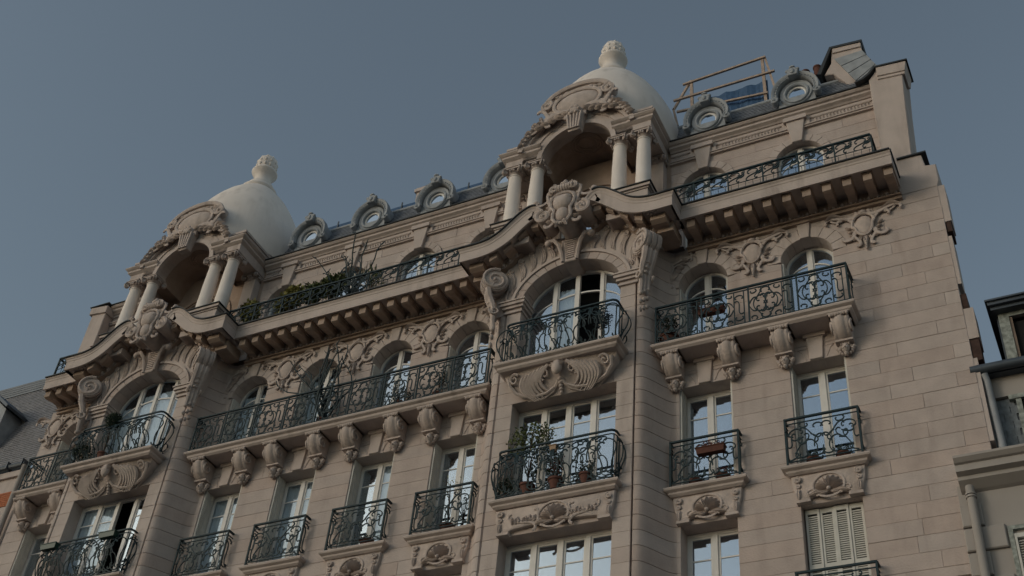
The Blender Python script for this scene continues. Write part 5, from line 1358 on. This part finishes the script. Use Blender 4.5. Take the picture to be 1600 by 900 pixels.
part('ridge', MB().box(18.75,25,2.1,2.4,18.96,19.06), M_zdark, N, no)
# dormer of the neighbour
g = MB(); g.box(19.34,19.54,.28,.40,17.7,19.15); g.box(19.54,21,.28,.40,18.98,19.15); part('dormer_frame', g, M_peel, N, no)
part('dormer_side', MB().box(19.30,19.36,.40,2.2,17.75,19.15), M_zdark, N, no)
part('dormer_dark_panel', MB().box(19.6,21,.40,.45,17.7,18.9), M_dark, N, no); part('dormer_jamb', MB().box(19.54,19.60,.31,.45,17.7,18.979), mat('old_wood', (.2,.15,.12), .8, noise=.3), N, no)  # dark panel paints the unlit inside of the dormer
g = MB(); g.box(19.20,21.5,.02,2.6,19.16,19.24); g.box(19.16,21.5,-.03,2.6,19.24,19.28); g.box(19.24,21.5,.1,2.5,19.08,19.159); part('dormer_roof', g, M_zdark, N, no)
g = MB()
for q in range(22): g.obox((19.20, -.08, 13.66-.05*q), (.34,0,0), (0,.02,.016), (0,-.002,.004))
g.box(18.81,18.85,-.12,-.04,12.5,13.8); g.box(19.55,19.59,-.12,-.04,12.5,13.8); g.box(18.85,19.55,-.115,-.045,13.72,13.8); part('shutter', g, M_shut, N, no)
g = MB(); g.box(18.72,18.80,-.10,-.02,12.5,13.9); g.box(18.72,19.7,-.10,-.02,13.9,13.98); part('window_frame', g, M_peel, N, no)

# ================================================================== LEFT NEIGHBOUR
N = thing('neighbouring_building', 'brick-banded house with a pale slate mansard roof and dormer at the left edge', 'building', (-10.5, 0, 0))
no = (10.5, 0, 0)
part('wall', MB().box(-16, -7.75, .1, 8, 0, 21.0), M_stone, N, no)
part('string_course', MB().box(-16,-7.72,.02,.099,20.75,20.95), M_stone, N, no)
bm_ = None
for (za, zb) in ((19.75, 20.25), (18.85, 19.15)):
    g = MB(); r = 0; z = za
    while z < zb-.02:
        x = -10.2-(.11 if r % 2 else 0)
        while x < -8.05:
            g.box(max(x, -10.2), min(x+.212, -8.05), .075, .12, z, z+.062); x += .22
        z += .072; r += 1
    part('brick_band', g, M_brick, N, no, kind='stuff')
g = MB(); g.tube([(-16,-.02,21.1),(-7.9,-.02,21.1)], .09, 8); part('gutter', g, M_zdark, N, no, smooth=40)
for k in range(5): part('gutter_bracket', MB().box(-10.4+k*.6,-10.36+k*.6,-.14,.1,21.0,21.24), M_zdark, N, no)
part('slates', slate_slope(-15, -7.66, .12, 21.15, 1.7, 25.8, 42, .2, M_slateL), M_slateL, N, no, kind='stuff')
g = MB(); g.add([(-15,1.7,25.8),(-7.66,1.7,25.8),(-7.66,3,27.6),(-15,3,27.6)], [(0,1,2,3)])
for k in range(5): g.tube([(-15,1.7+.32*k,25.84+.44*k),(-7.66,1.7+.32*k,25.84+.44*k)], .06, 5)
part('zinc_roof', g, M_zdark, N, no)
g = MB(); g.prism([(-11.5,22.6),(-10.3,22.6),(-10.3,23.9),(-10.85,24.35),(-11.5,24.3)], .3, 2.0, .0); part('dormer', g, M_zinc, N, no)
g = MB(); g.prism([(-11.75,24.38),(-10.85,24.42),(-10.07,23.80),(-10.03,23.88),(-10.81,24.54),(-11.75,24.48)][::1], .1, 2.2); part('dormer_roof', g, M_zdark, N, no)
g = MB(); g.tube([(-7.86,-.06,21.0),(-7.86,-.02,12)], .08, 10); part('downpipe', g, M_rend, N, no, smooth=50)
g = MB(); g.box(-9.6,-8.4,-.5,-.46,19.35,19.40); g.box(-9.6,-8.4,-.49,-.47,18.4,18.42)
for k in range(12): g.box(-9.58+.1*k,-9.565+.1*k,-.487,-.472,18.42,19.35)
part('railing', g, M_iron, N, no); part('balcony_slab', MB().box(-9.7,-8.38,-.55,.1,18.2,18.38), M_stone, N, no)

# ================================================================== GROUND
def struct(name, mb, m_):
    o = bpy.data.objects.new(name, mb.mesh(name, m_)); col.objects.link(o); o['kind'] = 'structure'; return o
struct('ground', MB().add([(-1500,-1500,-.16),(1500,-1500,-.16),(1500,1500,-.16),(-1500,1500,-.16)], [(0,1,2,3)]), M_asph)
struct('road', MB().add([(-300,-17,-.15),(300,-17,-.15),(300,-4,-.15),(-300,-4,-.15)], [(0,1,2,3)]), mat('road_asphalt', (.055,.055,.055), .9, noise=.15))
struct('pavement', MB().box(-300, 300, -3.99, .0, -.15, -.0), M_pave)
